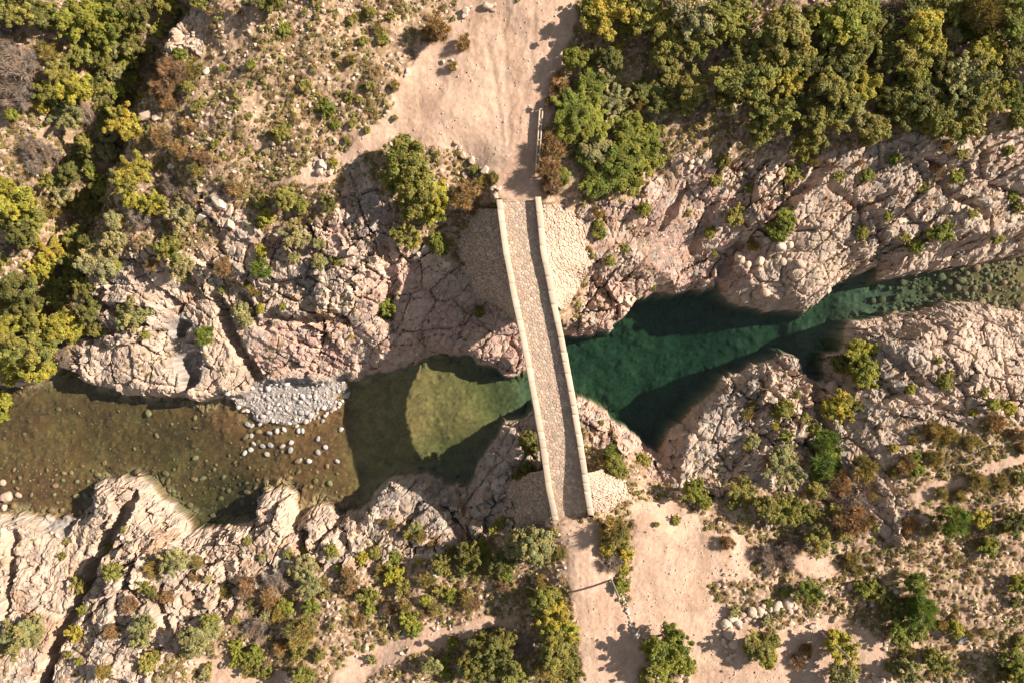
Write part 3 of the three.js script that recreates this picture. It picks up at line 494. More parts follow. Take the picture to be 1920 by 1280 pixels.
    const at = (a, b, n) => { const s = clamp(a / len), t = clamp(b / tall), p = surf(s, t).addScaledVector(normalAt(s, t), n); return loc(p.x, p.y, p.z); };
    reseed(w.seed * 3);
    for (const q of list) {
      let g = blockStone(q, at, rr(0.02, 0.11), 0.012, 0.75);
      if (g.attributes.normal.getY(g.attributes.normal.count - 1) < 0) g = flip(g);
      const k = [0, 1, 4, 7, 2, 0, 7][Math.floor(rnd() * 7)];
      if (!w.joined && stonesLeft > 0) { stonesLeft--; mesh('wall_stone', g, stoneMats[k], wall); } else { const shade = w.joined ? rr(0.8, 1.1) : rr(0.9, 1.1); joined.push(tint(g, ...STONE[k].map((c) => c * shade))); }
    }
    if (joined.length) mesh('small_wall_stones', mergeGeometries(joined), speckled, wall).userData.kind = 'stuff';
  }
}

// ---------------------------------------------------------------- boulders, pebbles, stones
function pebbleGeo(seed, rough) {
  const g = new THREE.IcosahedronGeometry(1, 3), p = g.attributes.position, m = new THREE.Vector3();
  for (let i = 0; i < p.count; i++) { m.fromBufferAttribute(p, i); const k = 1 + rough * (noise(m.x * 1.3 + seed, m.y * 1.3 + m.z, seed) + 0.4 * noise(m.x * 3 + seed, m.z * 3 + m.y * 2, seed + 5)); p.setXYZ(i, m.x * k, m.y * k * 0.72, m.z * k); }
  g.computeVertexNormals();
  return g;
}
const pebbleGeos = [1, 2, 3, 4, 5].map((s) => pebbleGeo(s * 13, 0.16));
function rockGeo(seed) {
  reseed(seed);
  const pts = [];
  for (let i = 0; i < 26; i++) { const v = V3(rr(-1, 1), rr(-1, 1), rr(-1, 1)).normalize(); pts.push(V3(v.x * rr(0.8, 1.1), v.y * rr(0.55, 0.8), v.z * rr(0.7, 1))); }
  const g = new ConvexGeometry(pts);
  g.computeVertexNormals();
  return g;
}
const rockGeos = [31, 32, 33, 34, 35, 36].map(rockGeo);
const whiteMats = [[.43,.385,.35],[.36,.315,.28],[.5,.45,.41],[.29,.26,.24],[.4,.32,.265]].map((c) => std(...c, 0.8));
const wetMats = [[.17,.105,.045],[.22,.14,.06],[.14,.11,.035],[.24,.13,.075],[.19,.16,.07]].map((c) => std(...c, 0.7));
const tanMats = [[.45,.34,.25],[.5,.39,.29],[.4,.3,.22],[.46,.38,.3],[.43,.3,.22]].map((c) => std(...c, 0.92));
function stone(name, geos, mats, x, z, r, label, group, sink = 0.3, category = 'stone') {
  const m = mesh(name, geos[Math.floor(rnd() * geos.length)], mats[Math.floor(rnd() * mats.length)]);
  const s = r * rr(0.85, 1.1), t = r * rr(0.65, 0.95);
  m.scale.set(s, (s + t) * 0.42, t); m.rotation.set(rr(-.15, .15), rr(0, 6.28), rr(-.15, .15));
  m.position.set(x, groundY(x, z) + (s + t) * 0.42 * 0.72 * (1 - sink * 1.6), z);
  top(m, name); tag(m, label, category, group);
  return m;
}
reseed(400);
{ // white pebble bar: the largest stones one by one
  const bar = GRAVEL[0].map(([u, v]) => place(u, v, 0.3)), spots = [];
  const put = (x, z, r, gap) => { if (spots.some((s) => Math.hypot(s[0] - x, s[1] - z) < (s[2] + r) * gap)) return false; spots.push([x, z, r]); return true; };
  for (let tries = 0, n = 0; tries < 6000 && n < 262; tries++) { const [x, z] = place(rr(440, 650), rr(712, 800), 0.3); if (inside(bar, x, z) && shoreR.at(x, z) > -0.2) n += put(x, z, 0.06 + 0.25 * Math.pow(rnd(), 2.6), 0.82); }
  for (let tries = 0, n = 0; tries < 900 && n < 27; tries++) { const [x, z] = place(rr(455, 640), rr(785, 905), 0); const r = 0.07 + 0.2 * Math.pow(rnd(), 1.6); if (rnd() < sstep(890, 780, 640 + z * FOCAL / EYE) && groundY(x, z) > -0.75) n += put(x, z, r, 1.4); }
  for (const [x, z, r] of spots) {
    const wet = shoreR.at(x, z) < 0.05, deep = groundY(x, z);
    if (!wet) stone('river_pebble', pebbleGeos, whiteMats, x, z, r, 'rounded pale grey pebble lying on the gravel bar', 'pale pebbles on the gravel bar');
    else { const rise = Math.min(0.26, Math.max(r, (-deep + 0.06) / 0.95)); stone('river_pebble', pebbleGeos, whiteMats, x, z, rise, 'rounded pale pebble breaking the shallow water off the gravel bar', 'pale pebbles standing in the shallow water', 0.25); }
  }
  // sunken cobbles in the shallows
  const bed = [];
  for (let tries = 0; tries < 4000 && bed.length < 240; tries++) {
    const [x, z] = place(rr(-10, 640), rr(765, 985), 0), y = groundY(x, z), r = 0.08 + 0.26 * Math.pow(rnd(), 2.5);
    if (y < -0.22 && y > -1.5 && rnd() < 0.25 + 0.9 * sstep(840, 900, 640 + z * FOCAL / EYE) && !bed.some((s) => Math.hypot(s[0] - x, s[1] - z) < (s[2] + r) * 1.02)) bed.push([x, z, r]);
  }
  for (const [x, z, r] of bed) stone('sunken_cobble', pebbleGeos, wetMats, x, z, Math.min(r, -groundY(x, z) * 1.1), 'brown cobble lying under the clear shallow water', 'sunken cobbles in the shallow water');
  const far = [];
  for (let tries = 0; tries < 3000 && far.length < 150; tries++) {
    const [x, z] = place(rr(1640, 1925), rr(488, 590), 0), y = groundY(x, z), r = 0.12 + 0.36 * Math.pow(rnd(), 2.4);
    if (y < -0.3 && y > -1.9 && rnd() < sstep(1600, 1800, 960 + x * FOCAL / EYE) && !far.some((s) => Math.hypot(s[0] - x, s[1] - z) < (s[2] + r) * 0.85)) far.push([x, z, r]);
  }
  for (const [x, z, r] of far) stone('sunken_boulder', pebbleGeos, wetMats, x, z, Math.min(r, -groundY(x, z) * 0.7), 'mossy brown boulder under the shallow water at the green pool\'s head', 'sunken boulders above the green pool');
}
{ // hand-set boulders: u, v, radius in sightings
  const B = [];
  const list = (u0, v0, label, group, items) => items.forEach(([x, y, r]) => B.push([u0 + x / 2.977, v0 + y / 2.977, r / 2.977, label, group]));
  list(1280, 850, 'rounded tan boulder in the stone heap on the bare flat', 'boulders of the stone heap', [[260,1000,32],[240,945,24],[285,1058,28],[275,915,24],[310,940,18],[340,895,18],[385,880,26],[430,870,22],[525,850,30],[585,825,32],[490,870,16],[460,890,15],[350,930,14],[195,1000,14],[225,1045,18],[240,1098,14],[270,1160,14],[270,1125,12],[600,880,16],[410,905,14],[365,915,12],[240,1070,12],[630,900,12],[440,900,16],[320,965,14],[400,935,12],[560,865,16],[620,850,18],[650,880,14],[505,905,12],[450,850,14],[300,900,12],[265,960,16],[225,970,12],[305,1040,12],[255,1140,12],[290,1120,10],[540,880,12],[580,905,10]]);
  list(1280, 850, 'pale boulder scattered on the dry flat beyond the stone heap', 'boulders scattered on the dry flat', [[850,920,24],[605,945,20],[740,960,18],[745,900,16],[830,850,18],[690,930,14],[790,770,16],[890,740,20],[935,735,20],[1135,1045,18],[1130,1085,14],[780,695,12],[235,675,14],[225,650,10],[272,678,9],[205,385,14],[1360,1000,0.1+14],[1055,840,14],[1190,770,16],[1215,795,12],[1160,750,12],[685,1150,14],[645,1030,10],[1025,1215,18],[1090,1165,18],[1065,1225,14],[720,965,18]]);
  list(1280, 850, 'tan boulder in the low pile at the flat\'s edge', 'boulders of the low pile', [[1075,1255,22],[1115,1265,20],[1040,1270,16],[1440,1125,12],[1150,1270,16]]);
  list(1280, 850, 'dark grey boulder half hidden by a yellow shrub', undefined, [[1550,1025,36]]);
  list(640, 850, 'pale edging stone in the row along the track\'s verge', 'pale edging stones beside the track', [[1570,790,10],[1575,810,11],[1580,832,13],[1588,852,12],[1592,872,13],[1602,890,12],[1608,912,10],[1615,938,10],[1622,962,11],[1632,985,15],[1645,1005,14],[1655,985,11],[1660,1010,13],[1650,1030,12],[1640,968,8],[1598,842,8],[1575,850,8],[1634,1015,9],[1612,955,8]]);
  list(640, 850, 'pale stone lying on the earth path below the rocks', 'stones on the earth path', [[340,1112,16],[375,1100,14],[138,1085,16],[128,1180,12],[85,1130,10],[515,970,14],[535,975,14],[885,790,12],[775,800,14]]);
  list(640, 850, 'pale elongated boulder among dark shrubs below the rocks', undefined, [[525,660,30]]);
  list(640, 850, 'pale round boulder perched on the dark rock by the shaded pool', undefined, [[595,385,20]]);
  list(0, 850, 'pale stone on bare earth between silver-green shrubs', 'stones on the lower bank', [[1245,1178,20],[1065,1165,16],[1095,1168,15],[990,1222,14],[1035,1215,14],[965,972,12],[1860,830,14],[1890,860,16],[1830,850,12],[1870,790,14]]);
  list(0, 850, 'pinkish boulder at the water\'s edge by the gravel beach', 'boulders by the gravel beach', [[40,240,30],[15,160,18],[105,230,16],[25,300,18],[320,455,14],[290,445,12],[210,490,20],[240,440,8],[340,520,14]]);
  list(640, 0, 'tan boulder at the track\'s collapsed edge by the bridge', 'boulders beside the track\'s edge', [[730,900,26],[800,950,28],[690,980,20],[845,1010,18],[850,1050,16],[880,1052,16],[865,1095,22],[640,800,18],[660,825,14],[710,1000,16],[840,1055,14],[760,980,18],[680,870,20],[280,805,18]]);
  list(640, 0, 'tan boulder beside the clearing\'s upper track', 'boulders beside the upper track', [[695,65,22],[690,92,20],[720,40,14],[370,400,18],[820,40,26],[850,30,20],[800,45,16],[850,60,14],[360,420,12],[620,340,14],[570,345,12],[640,375,12]]);
  list(0, 0, 'weathered pale boulder on the stony hillside', 'boulders on the stony hillside', [[820,650,38],[870,660,22],[890,640,16],[970,850,24],[955,930,20],[1150,400,20],[1625,435,18],[1270,555,12],[880,975,18],[1120,1055,28],[1515,800,20],[1175,965,10],[845,905,16],[1170,780,18],[1050,655,14],[1085,645,14],[1130,630,12],[1000,660,10],[1160,640,12],[860,450,14],[1800,930,30],[1830,890,20],[1790,960,20],[1840,970,22],[670,855,14],[770,880,20],[810,915,16]]);
  list(0, 0, 'long angular rock slab on the slope above the ledges', 'angular slabs above the ledges', [[1225,1130,44],[1285,1180,30],[1130,1215,36],[1200,1090,26],[1290,1260,30],[1160,1230,24]]);
  list(1280, 0, 'white rounded boulder at the thicket\'s foot', 'white boulders at the thicket\'s foot', [[15,890,18],[50,905,14],[320,975,16],[95,905,14],[45,935,16],[30,960,12]]);
  list(1280, 430, 'pale wedge-shaped boulder wedged in the cleft beside the spur', undefined, [[815,890,48]]);
  list(1280, 430, 'rounded boulder on the tumbled rocks above the green pool', 'rounded boulders above the green pool', [[460,355,26],[310,155,24],[365,200,20],[350,385,26],[545,95,26],[470,60,22],[600,90,20],[265,120,26],[430,175,22],[560,180,20],[650,190,22],[330,170,18]]);
  reseed(515);
  for (const [u, v, r, label, group] of B) {
    const [x, y, z] = sight(u, v), round = /round|white|pink|tan boulder in/.test(label);
    const white = /edging/.test(label), dark = /dark grey/.test(label);
    stone(white ? 'edging_stone' : 'boulder', round ? pebbleGeos : rockGeos, dark ? [whiteMats[3]] : white ? [whiteMats[2], whiteMats[0], tanMats[1]] : tanMats, x, z, r * (white ? 1.05 : 1.12) * (EYE - y) / FOCAL * 1.08, label, group, 0.28, 'boulder');
  }
}
{ // loose stones nobody could count
  reseed(611);
  const spots = [];
  for (let tries = 0; tries < 90000 && spots.length < 16000; tries++) {
    const x = rr(-44, 44), z = rr(-30, 30), k = kindAt(x, z);
    if (k === 3 || shoreR.at(x, z) < 0.6) continue;
    const dens = k === 0 ? 0.35 + 1.2 * Math.max(0, fbm(x * 0.35, z * 0.35, 911, 3)) : k === 2 ? (x > 13 && z > 14 ? 1.4 : 0.3) + 0.9 * Math.max(0, fbm(x * 0.35, z * 0.35, 915, 3)) : k === 4 ? 5 : 0.16;
    if (z > Z0 - 3 && z < Z1 && Math.abs(x - 2) < 3) continue;
    if (rnd() < dens) spots.push([x, z, (k === 2 ? 0.022 : 0.045) + (k === 2 ? 0.06 : 0.12) * Math.pow(rnd(), 3)]);
  }
  const m = new THREE.InstancedMesh(rockGeos[2], std(1, 1, 1, 0.93), spots.length), o = new THREE.Object3D(), c = new THREE.Color();
  spots.forEach(([x, z, r], i) => {
    o.position.set(x, groundY(x, z) + r * 0.25, z); o.rotation.set(rr(-.4, .4), rr(0, 6.28), rr(-.4, .4)); o.scale.set(r * rr(0.9, 1.5), r * rr(0.7, 1), r); o.updateMatrix(); m.setMatrixAt(i, o.matrix);
    const k = rr(0.75, 1.2); const grey = kindAt(x, z) === 4; m.setColorAt(i, grey ? c.setRGB(0.34 * k, 0.3 * k, 0.265 * k) : c.setRGB(0.46 * k, 0.36 * k, 0.27 * k));
  });
  m.castShadow = m.receiveShadow = true;
  top(m, 'loose_stones'); tag(m, 'loose pale stones strewn over the dry ground', 'stones', undefined, 'stuff');
}

// ---------------------------------------------------------------- trees and shrubs
function crownGeo(seed, leaves, leaf, style) {      // unit crown: lobes set with leaf-sized faces
  reseed(seed);
  const twig = style === 'bare';
  if (twig) style = 'fine';
  const lobes = [], n = style === 'fine' ? 9 : leaves > 5000 ? 38 : leaves > 1000 ? 22 : 8, wide = rr(0.85, 1), tilt = rr(0, 6.28);
  for (let i = 0; i < n; i++) {
    const a = i * 2.4 + rr(-.5, .5), r = Math.sqrt((i + 0.5) / n) * 0.8 * (1 + 0.16 * Math.cos(2 * (a - tilt)) + 0.12 * Math.cos(3 * a + tilt)) * wide, up = 0.52 * (1 - r * r) + rr(-.22, .2);
    lobes.push([Math.cos(a) * r, up, Math.sin(a) * r, style === 'fine' ? rr(0.2, 0.36) : n > 30 ? rr(0.12, 0.25) : n > 10 ? rr(0.16, 0.3) : rr(0.3, 0.5), rr(0.7, 1.25), rr(0.9, 1.12)]);
  }
  if (style === 'branchy') {                // sprays along limbs that reach out unevenly
    lobes.length = 0;
    const limbs = 11 + Math.floor(rnd() * 4);
    for (let i = 0; i < limbs; i++) {
      const a = i / limbs * 6.28 * 2 + rr(-.4, .4), reach = rr(0.55, 1.02), rise = rr(-0.1, 0.75), k = rr(0.7, 1.25), w = rr(0.9, 1.12);
      for (let s = 0; s < 5; s++) { const t = 0.25 + 0.75 * s / 4, b = a + rr(-.28, .28); lobes.push([Math.cos(b) * reach * t, rise * t + 0.18 * (1 - t) + rr(-.1, .12), Math.sin(b) * reach * t, rr(0.09, 0.2) * (1.25 - 0.45 * t), k * rr(0.9, 1.1), w]); }
    }
  }
  for (let i = 0; i < 9; i++) { const a = rr(0, 6.28); lobes.push([Math.cos(a) * 0.5, rr(-0.4, 0.05), Math.sin(a) * 0.5, rr(0.22, 0.34), rr(0.75, 1.05), 1]); }
  const P = new Float32Array(leaves * 9), K = new Float32Array(leaves * 9), N = new Float32Array(leaves * 9), d = V3(), t = V3(), b = V3(), nn = V3(), q = V3();
  for (let i = 0; i < leaves; i++) {
    const L = lobes[Math.floor(rnd() * lobes.length)];
    d.set(rr(-1, 1), rr(-0.55, 1), rr(-1, 1)).normalize();
    const clump = 0.75 + 0.35 * noise(d.x * 3.2 + L[0] * 9, d.z * 3.2 + d.y * 2 + L[2] * 9, seed);
    const rad = L[3] * clump * (0.5 + 0.55 * Math.sqrt(rnd())) * (rnd() < 0.14 ? 1.45 : 1);
    q.set(L[0] + d.x * rad, L[1] + d.y * rad * 0.9, L[2] + d.z * rad);
    nn.set(d.x + rr(-.9, .9), d.y + 0.5 + rr(-.9, .9), d.z + rr(-.9, .9)).normalize();
    if (style === 'fine') { t.set(d.x + rr(-.5, .5), d.y + 0.4 + rr(-.4, .4), d.z + rr(-.5, .5)).normalize(); nn.cross(t).normalize(); if (nn.y < 0) nn.negate(); } else t.set(rr(-1, 1), rr(-1, 1), rr(-1, 1)).cross(nn).normalize();
    b.copy(nn).cross(t).normalize();
    const s = leaf * rr(0.7, 1.35), w = twig ? s * 0.07 : style === 'fine' ? s * 0.14 : s * 0.48, k = L[4] * rr(0.75, 1.25), warm = L[5] * rr(0.9, 1.1);
    const pts = style === 'fine' ? [[-1.4, w], [-1.4, -w], [1.4, 0]] : [[-0.6, w], [-0.6, -w], [0.75, 0]];
    for (let c = 0; c < 3; c++) {
      const u = pts[c][0] * s, v = pts[c][1];
      P.set([q.x + t.x * u + b.x * v, q.y + t.y * u + b.y * v, q.z + t.z * u + b.z * v], i * 9 + c * 3); N.set([nn.x, nn.y, nn.z], i * 9 + c * 3); K.set([k * warm, k, k / warm], i * 9 + c * 3);
    }
  }
  const g = new THREE.BufferGeometry();
  g.setAttribute('position', new THREE.BufferAttribute(P, 3)); g.setAttribute('normal', new THREE.BufferAttribute(N, 3)); g.setAttribute('color', new THREE.BufferAttribute(K, 3));
  return g;
}
const CROWN = {
  tree: [1, 2, 3, 4, 5, 6, 7, 8].map((s) => crownGeo(1000 + s, 11000, 0.072, s % 4 ? 'branchy' : 'loose')),
  shrub: [1, 2, 3, 4, 5, 6].map((s) => crownGeo(1100 + s, 3600, 0.115, s % 2 ? 'branchy' : 'dense')),
  fine: [1, 2, 3, 4].map((s) => crownGeo(1200 + s, 3000, 0.15, 'fine')),
  bare: [1, 2, 3].map((s) => crownGeo(1300 + s, 3200, 0.15, 'bare')),
};
const leafMat = (r, g, b, t = 0.4) => new THREE.MeshPhysicalMaterial({ color: col(r, g, b), roughness: 0.85, specularIntensity: 0.35, transmission: t, thickness: 0, vertexColors: true, side: THREE.DoubleSide });
// code -> [materials, crown family, words]
const KIND = {
  o: [[leafMat(.27,.25,.055), leafMat(.25,.24,.05), leafMat(.3,.265,.065)], '', 'olive-green leafy'],
  y: [[leafMat(.39,.34,.05), leafMat(.35,.32,.045), leafMat(.42,.34,.055)], '', 'bright yellow-green leafy'],
  g: [[leafMat(.23,.24,.04), leafMat(.2,.22,.035), leafMat(.26,.26,.04)], '', 'fresh green leafy'],
  d: [[leafMat(.17,.165,.04), leafMat(.2,.18,.04)], '', 'dark green leafy'],
  s: [[leafMat(.34,.31,.125), leafMat(.31,.29,.11), leafMat(.37,.32,.14)], '', 'silvery grey-green'],
  p: [[leafMat(.16,.22,.035), leafMat(.2,.25,.04)], 'fine', 'spiky bright green'],
  b: [[leafMat(.3,.19,.085, .2), leafMat(.27,.17,.09, .2), leafMat(.32,.21,.085, .2)], 'fine', 'brown heathery'],
  c: [[leafMat(.31,.235,.07, .25), leafMat(.28,.225,.065, .25)], 'fine', 'brownish olive twiggy'],
  t: [[leafMat(.29,.225,.175, .05), leafMat(.25,.19,.145, .05)], 'bare', 'leafless grey twiggy'],
};
const bark = [std(.17,.125,.09, 0.95), std(.25,.2,.15, 0.95)];
const TRUNK = [1, 2, 3].map((s) => {
  reseed(1400 + s);
  const parts = [], limb = (a, b, r0, r1) => { const d = b.clone().sub(a), g = new THREE.CylinderGeometry(r1, r0, d.length(), 6, 1, true); g.translate(0, d.length() / 2, 0); g.applyQuaternion(new THREE.Quaternion().setFromUnitVectors(V3(0, 1, 0), d.normalize())); g.translate(a.x, a.y, a.z); parts.push(g); };
  const fork = V3(rr(-.06, .06), 0.45, rr(-.06, .06));
  limb(V3(0, -0.35, 0), fork, 0.1, 0.075);
  for (let i = 0; i < 5; i++) { const a = i * 1.26 + rr(-.3, .3), m = V3(fork.x + Math.cos(a) * 0.28, rr(0.72, 0.85), fork.z + Math.sin(a) * 0.28); limb(fork, m, 0.05, 0.032); limb(m, V3(m.x + Math.cos(a + rr(-.6, .6)) * 0.24, rr(1, 1.15), m.z + Math.sin(a + rr(-.6, .6)) * 0.24), 0.032, 0.01); }
  return mergeGeometries(parts);
});
function whereabouts(u, v) {
  if (u > 1500 && v > 900) return 'on the dry flat beyond the stone heap';
  if (u > 1290 && v > 1040) return 'beside the stone heap on the bare flat';
  if (u > 1500 && v > 540) return 'on the tumbled rocks across the cleft from the spur';
  if (u > 1240 && v > 640) return v > 890 ? 'on the earth behind the rock spur' : 'on the rock spur jutting into the green pool';
  if (u > 1115 && v > 900 && v < 1130) return 'beside the track by the bridge\'s lit lower end';
  if (u > 1060 && v > 730) return v > 1080 ? 'beside the bare track below the bridge' : 'on the pink rock beside the bridge\'s lower end';
  if (u > 1030 && v > 275) return u < 1130 && v > 370 ? 'on the rock by the bridge\'s sunlit wing wall' : u < 1270 && v < 380 ? 'in the thicket between track and rocks' : 'on the pale rocks above the green pool';
  if (u > 1030 && v <= 275) return u < 1270 ? (v < 110 ? 'at the thicket\'s upper end beside the track' : 'in the thicket beside the upper track') : v > 205 ? 'on the wood\'s edge over the pale rocks' : u < 1400 ? 'in the wood beside the track\'s thicket' : v < 70 ? 'at the back of the dense wood' : u > 1740 ? 'in the wood\'s far corner above the pool head' : 'in the middle of the dense wood';
  if (v > 850) return u > 920 ? (v < 1010 ? 'against the bridge\'s shaded lower wing wall' : 'in the belt of trees beside the lower track') : u > 620 ? (v > 1100 ? 'beside the earth path below the grey rocks' : 'behind the grey rocks by the shaded pool') : v > 1130 ? 'on bare earth behind the creviced rock bank' : u < 260 ? 'beside the dark crevice in the rock bank' : 'on the rock bank along the brown shallows';
  if (u < 320 && v < 770) return v < 130 ? 'at the head of the wooded ravine' : v < 420 ? (u < 110 ? 'on the dry slope beyond the wooded ravine' : 'in the wooded ravine under the stony hillside') : v < 560 ? 'in the lower ravine behind the ledges' : 'in the ravine mouth beside the brown shallows';
  if (u > 690 && v > 260) return 'in the hollow by the bridge\'s shaded wing wall';
  if (v < 330) return u > 690 ? 'on the clearing beside the upper track' : 'on the stony hillside beside the clearing';
  return 'on the rock ledges above the pebble bar';
}
let plantNo = 0;
function plant(u, v, rpx, code) {
  reseed(20000 + 17 * plantNo++);
  const big = rpx > 23, [mats, family, words] = KIND[code], form = family || (big ? 'tree' : 'shrub');
  if (big && u > 1270 && v < 280) rpx *= 1.13;
  let r = rpx * (EYE - 6) / FOCAL, lift = (big ? 0.85 : 0.5) * r + (big ? 0.2 : 0);
  if (form === 'bare') lift = 0.35 * r;
  const low = u > 1030 && u < 1275 && v > 120 && v < 385 && !family ? 0.5 : 1;   // the clipped-looking thicket beside the track is low
  lift *= low;
  const [x, y, z] = sight(u, v, lift);
  r = rpx * (EYE - y - lift) / FOCAL;
  const g = new THREE.Group(); g.position.set(x, y, z);
  const crown = mesh('crown', CROWN[form][Math.floor(rnd() * CROWN[form].length)], mats[Math.floor(rnd() * mats.length)], g);
  crown.position.y = lift; crown.scale.set(r * rr(1.02, 1.2), r * (big ? rr(0.8, 1.05) : rr(0.75, 1)) * (low < 1 ? 0.65 : 1), r * rr(1.02, 1.2)); crown.rotation.y = rr(0, 6.28);
  const trunk = mesh(big ? 'trunk' : 'stem', TRUNK[Math.floor(rnd() * 3)], bark[code === 't' ? 1 : 0], g);
  trunk.scale.set(r * 0.8, lift + r * 0.25, r * 0.8); trunk.rotation.y = rr(0, 6.28);
  const noun = code === 't' ? 'bush' : big && !family ? 'tree' : 'shrub', size = rpx > 44 ? 'very large' : rpx > 36 ? 'large' : rpx > 29 ? 'medium-sized' : rpx > 23 ? 'smallish' : rpx > 16 ? 'small' : rpx > 10 ? 'very small' : 'tiny', w = whereabouts(u, v);
  top(g, code === 't' ? 'dry_bush' : big && !family ? 'leafy_tree' : family ? 'heath_shrub' : 'leafy_shrub');
  tag(g, `${size} ${words} ${noun} ${w}`, noun, `${noun}${noun === 'bush' ? 'es' : 's'} ${w}`);
}
const sweep = (u0, v0, text) => text.trim().split(/\s+/).forEach((s) => { const [x, y, r, k] = s.split(','); plant(u0 + x / 2.977, v0 + y / 2.977, r / 2.977, k); });
sweep(0, 0, `60,60,110,o 230,80,90,d 450,110,150,g 560,170,110,g 350,150,70,o 590,30,110,g 680,130,80,o 760,60,90,d 930,30,70,o 880,165,55,o 730,240,75,o 640,270,60,s 450,310,80,o 560,330,70,d 640,390,60,s 650,510,45,g 270,290,60,c 330,400,80,o 400,500,110,y 260,520,70,o 230,590,50,y 370,640,90,s 470,640,60,t 700,690,100,y 590,740,70,s 600,840,70,s 800,550,35,y 1010,310,45,g 1080,380,60,c 960,390,80,b 900,480,70,b 930,560,60,b 380,940,80,d 440,870,60,d 750,950,95,y 690,1020,80,o 560,1050,60,o 740,1120,60,y 860,1140,70,y 640,1230,60,s 490,1130,70,d 800,1220,70,t 1010,1200,80,s 340,1080,70,s 290,1160,60,c 100,1130,110,y 30,1040,60,y 180,1220,80,o 30,1240,60,o 400,1140,50,o 70,640,40,g 80,400,130,t 90,520,110,t 30,130,80,t 30,290,90,t 150,330,70,t 160,560,60,t 1100,950,50,c 1310,1060,60,b 1400,360,30,g 1590,165,40,g 1240,380,25,g 1700,480,40,o 1820,610,55,g 1570,740,50,o 1870,690,30,g 1590,1110,70,o 1480,1220,50,y 1460,1120,45,o 1680,1150,50,o 1830,1140,45,d 1500,10,90,d 1860,910,30,y 1120,20,45,o 1090,600,30,o 1050,490,40,o 1120,570,30,o 1200,800,28,o 1060,700,40,b 900,760,60,b 1000,840,50,b 1120,880,50,b 960,1030,55,t 1060,1090,40,t 200,830,70,t 290,870,60,t 200,930,50,t 780,130,50,d 520,260,60,o 700,390,50,d 760,330,50,d 720,470,50,d 690,570,45,d 580,590,60,d 540,450,60,d 560,480,60,o 470,790,55,o 350,960,65,o 640,160,70,g 700,330,60,o 590,660,50,o 640,880,45,o 500,960,50,g 260,1010,50,o 730,420,45,g 820,260,45,o`);
sweep(640, 0, `1480,90,130,y 1400,50,80,g 1590,160,60,o 1560,40,90,o 1545,260,30,y 1300,330,80,g 1690,60,120,o 1800,150,110,o 1220,460,60,b 1170,560,40,b 1390,480,110,g 1300,600,120,g 1270,720,90,g 1400,680,110,g 1530,560,90,s 1540,440,60,s 1660,590,40,c 1700,500,80,d 1620,760,110,g 1720,760,80,g 1420,830,110,s 1560,890,130,g 1690,880,110,g 1450,990,110,g 1600,1010,100,g 1370,880,80,g 1190,830,80,b 1160,950,80,b 1230,980,60,o 1170,1040,60,b 1690,1170,45,g 1390,1090,25,y 1430,1190,40,c 1440,1260,40,o 1800,330,90,o 1850,420,80,o 1800,560,100,d 1850,250,90,o 1500,330,70,d 1420,320,60,d 360,900,145,o 400,1000,140,o 290,1010,80,o 525,1110,95,y 420,1150,100,o 500,1190,70,y 790,1010,45,c 690,1090,80,b 740,950,30,g 850,990,35,c 720,1150,50,b 850,1145,25,y 540,160,80,b 680,240,50,b 500,190,60,b 160,70,40,o 230,220,40,o 120,230,30,o 160,480,30,o 140,725,25,o 300,660,20,o 280,90,30,o 60,110,35,o 40,540,30,o 100,560,25,o 60,690,25,o 30,780,25,o 300,480,35,c 620,370,30,c 60,330,35,c 200,160,30,c`);
sweep(1280, 0, `50,60,130,s 260,90,120,o 300,190,90,o 80,230,90,o 60,490,90,o 20,600,60,o 330,420,140,o 430,420,110,o 250,520,90,d 560,200,150,o 500,260,110,o 620,300,110,o 600,460,70,y 900,130,140,g 1010,60,90,g 860,240,110,d 960,280,110,o 1050,200,90,o 830,480,110,o 920,560,90,o 1020,480,80,y 1060,470,60,g 960,640,80,s 780,680,100,o 700,800,80,o 1060,720,90,o 1030,770,50,o 500,640,110,o 440,720,90,o 540,760,70,t 1180,80,100,t 1330,180,110,y 1280,300,110,o 1380,260,80,y 1300,390,90,g 1180,200,80,d 1400,50,70,o 1590,180,60,p 1500,200,60,s 1680,300,90,y 1740,280,60,y 1560,430,110,s 1650,450,110,o 1700,520,90,y 1560,560,100,d 1640,620,90,o 1420,660,100,o 1540,700,90,o 1300,560,110,d 1380,520,40,o 1250,640,90,d 1160,560,80,d 1720,80,100,c 1820,60,90,o 1870,150,90,g 1850,300,80,d 1860,550,70,g 1880,660,60,o 680,880,35,g 720,900,40,c 620,970,60,o 220,900,50,d 190,1010,40,o 880,990,35,o 1030,980,45,g 1180,890,40,g 990,910,25,b 1560,860,40,o 1420,940,60,b 1530,990,45,g 1340,1070,40,g 1840,1100,35,g 1820,840,35,o 290,1210,60,o 570,1230,75,g 1150,1210,30,g 1620,1190,30,o 1880,1160,30,o 30,1190,20,o 370,1050,30,o 1470,830,30,b 740,110,80,d 720,350,80,d 700,580,80,d 1150,330,80,d 1450,380,80,d 1430,500,70,d 1780,420,60,d 1500,60,70,o 1620,60,80,c 1280,60,80,d 880,370,90,d 1120,120,70,d 1250,480,70,d`);
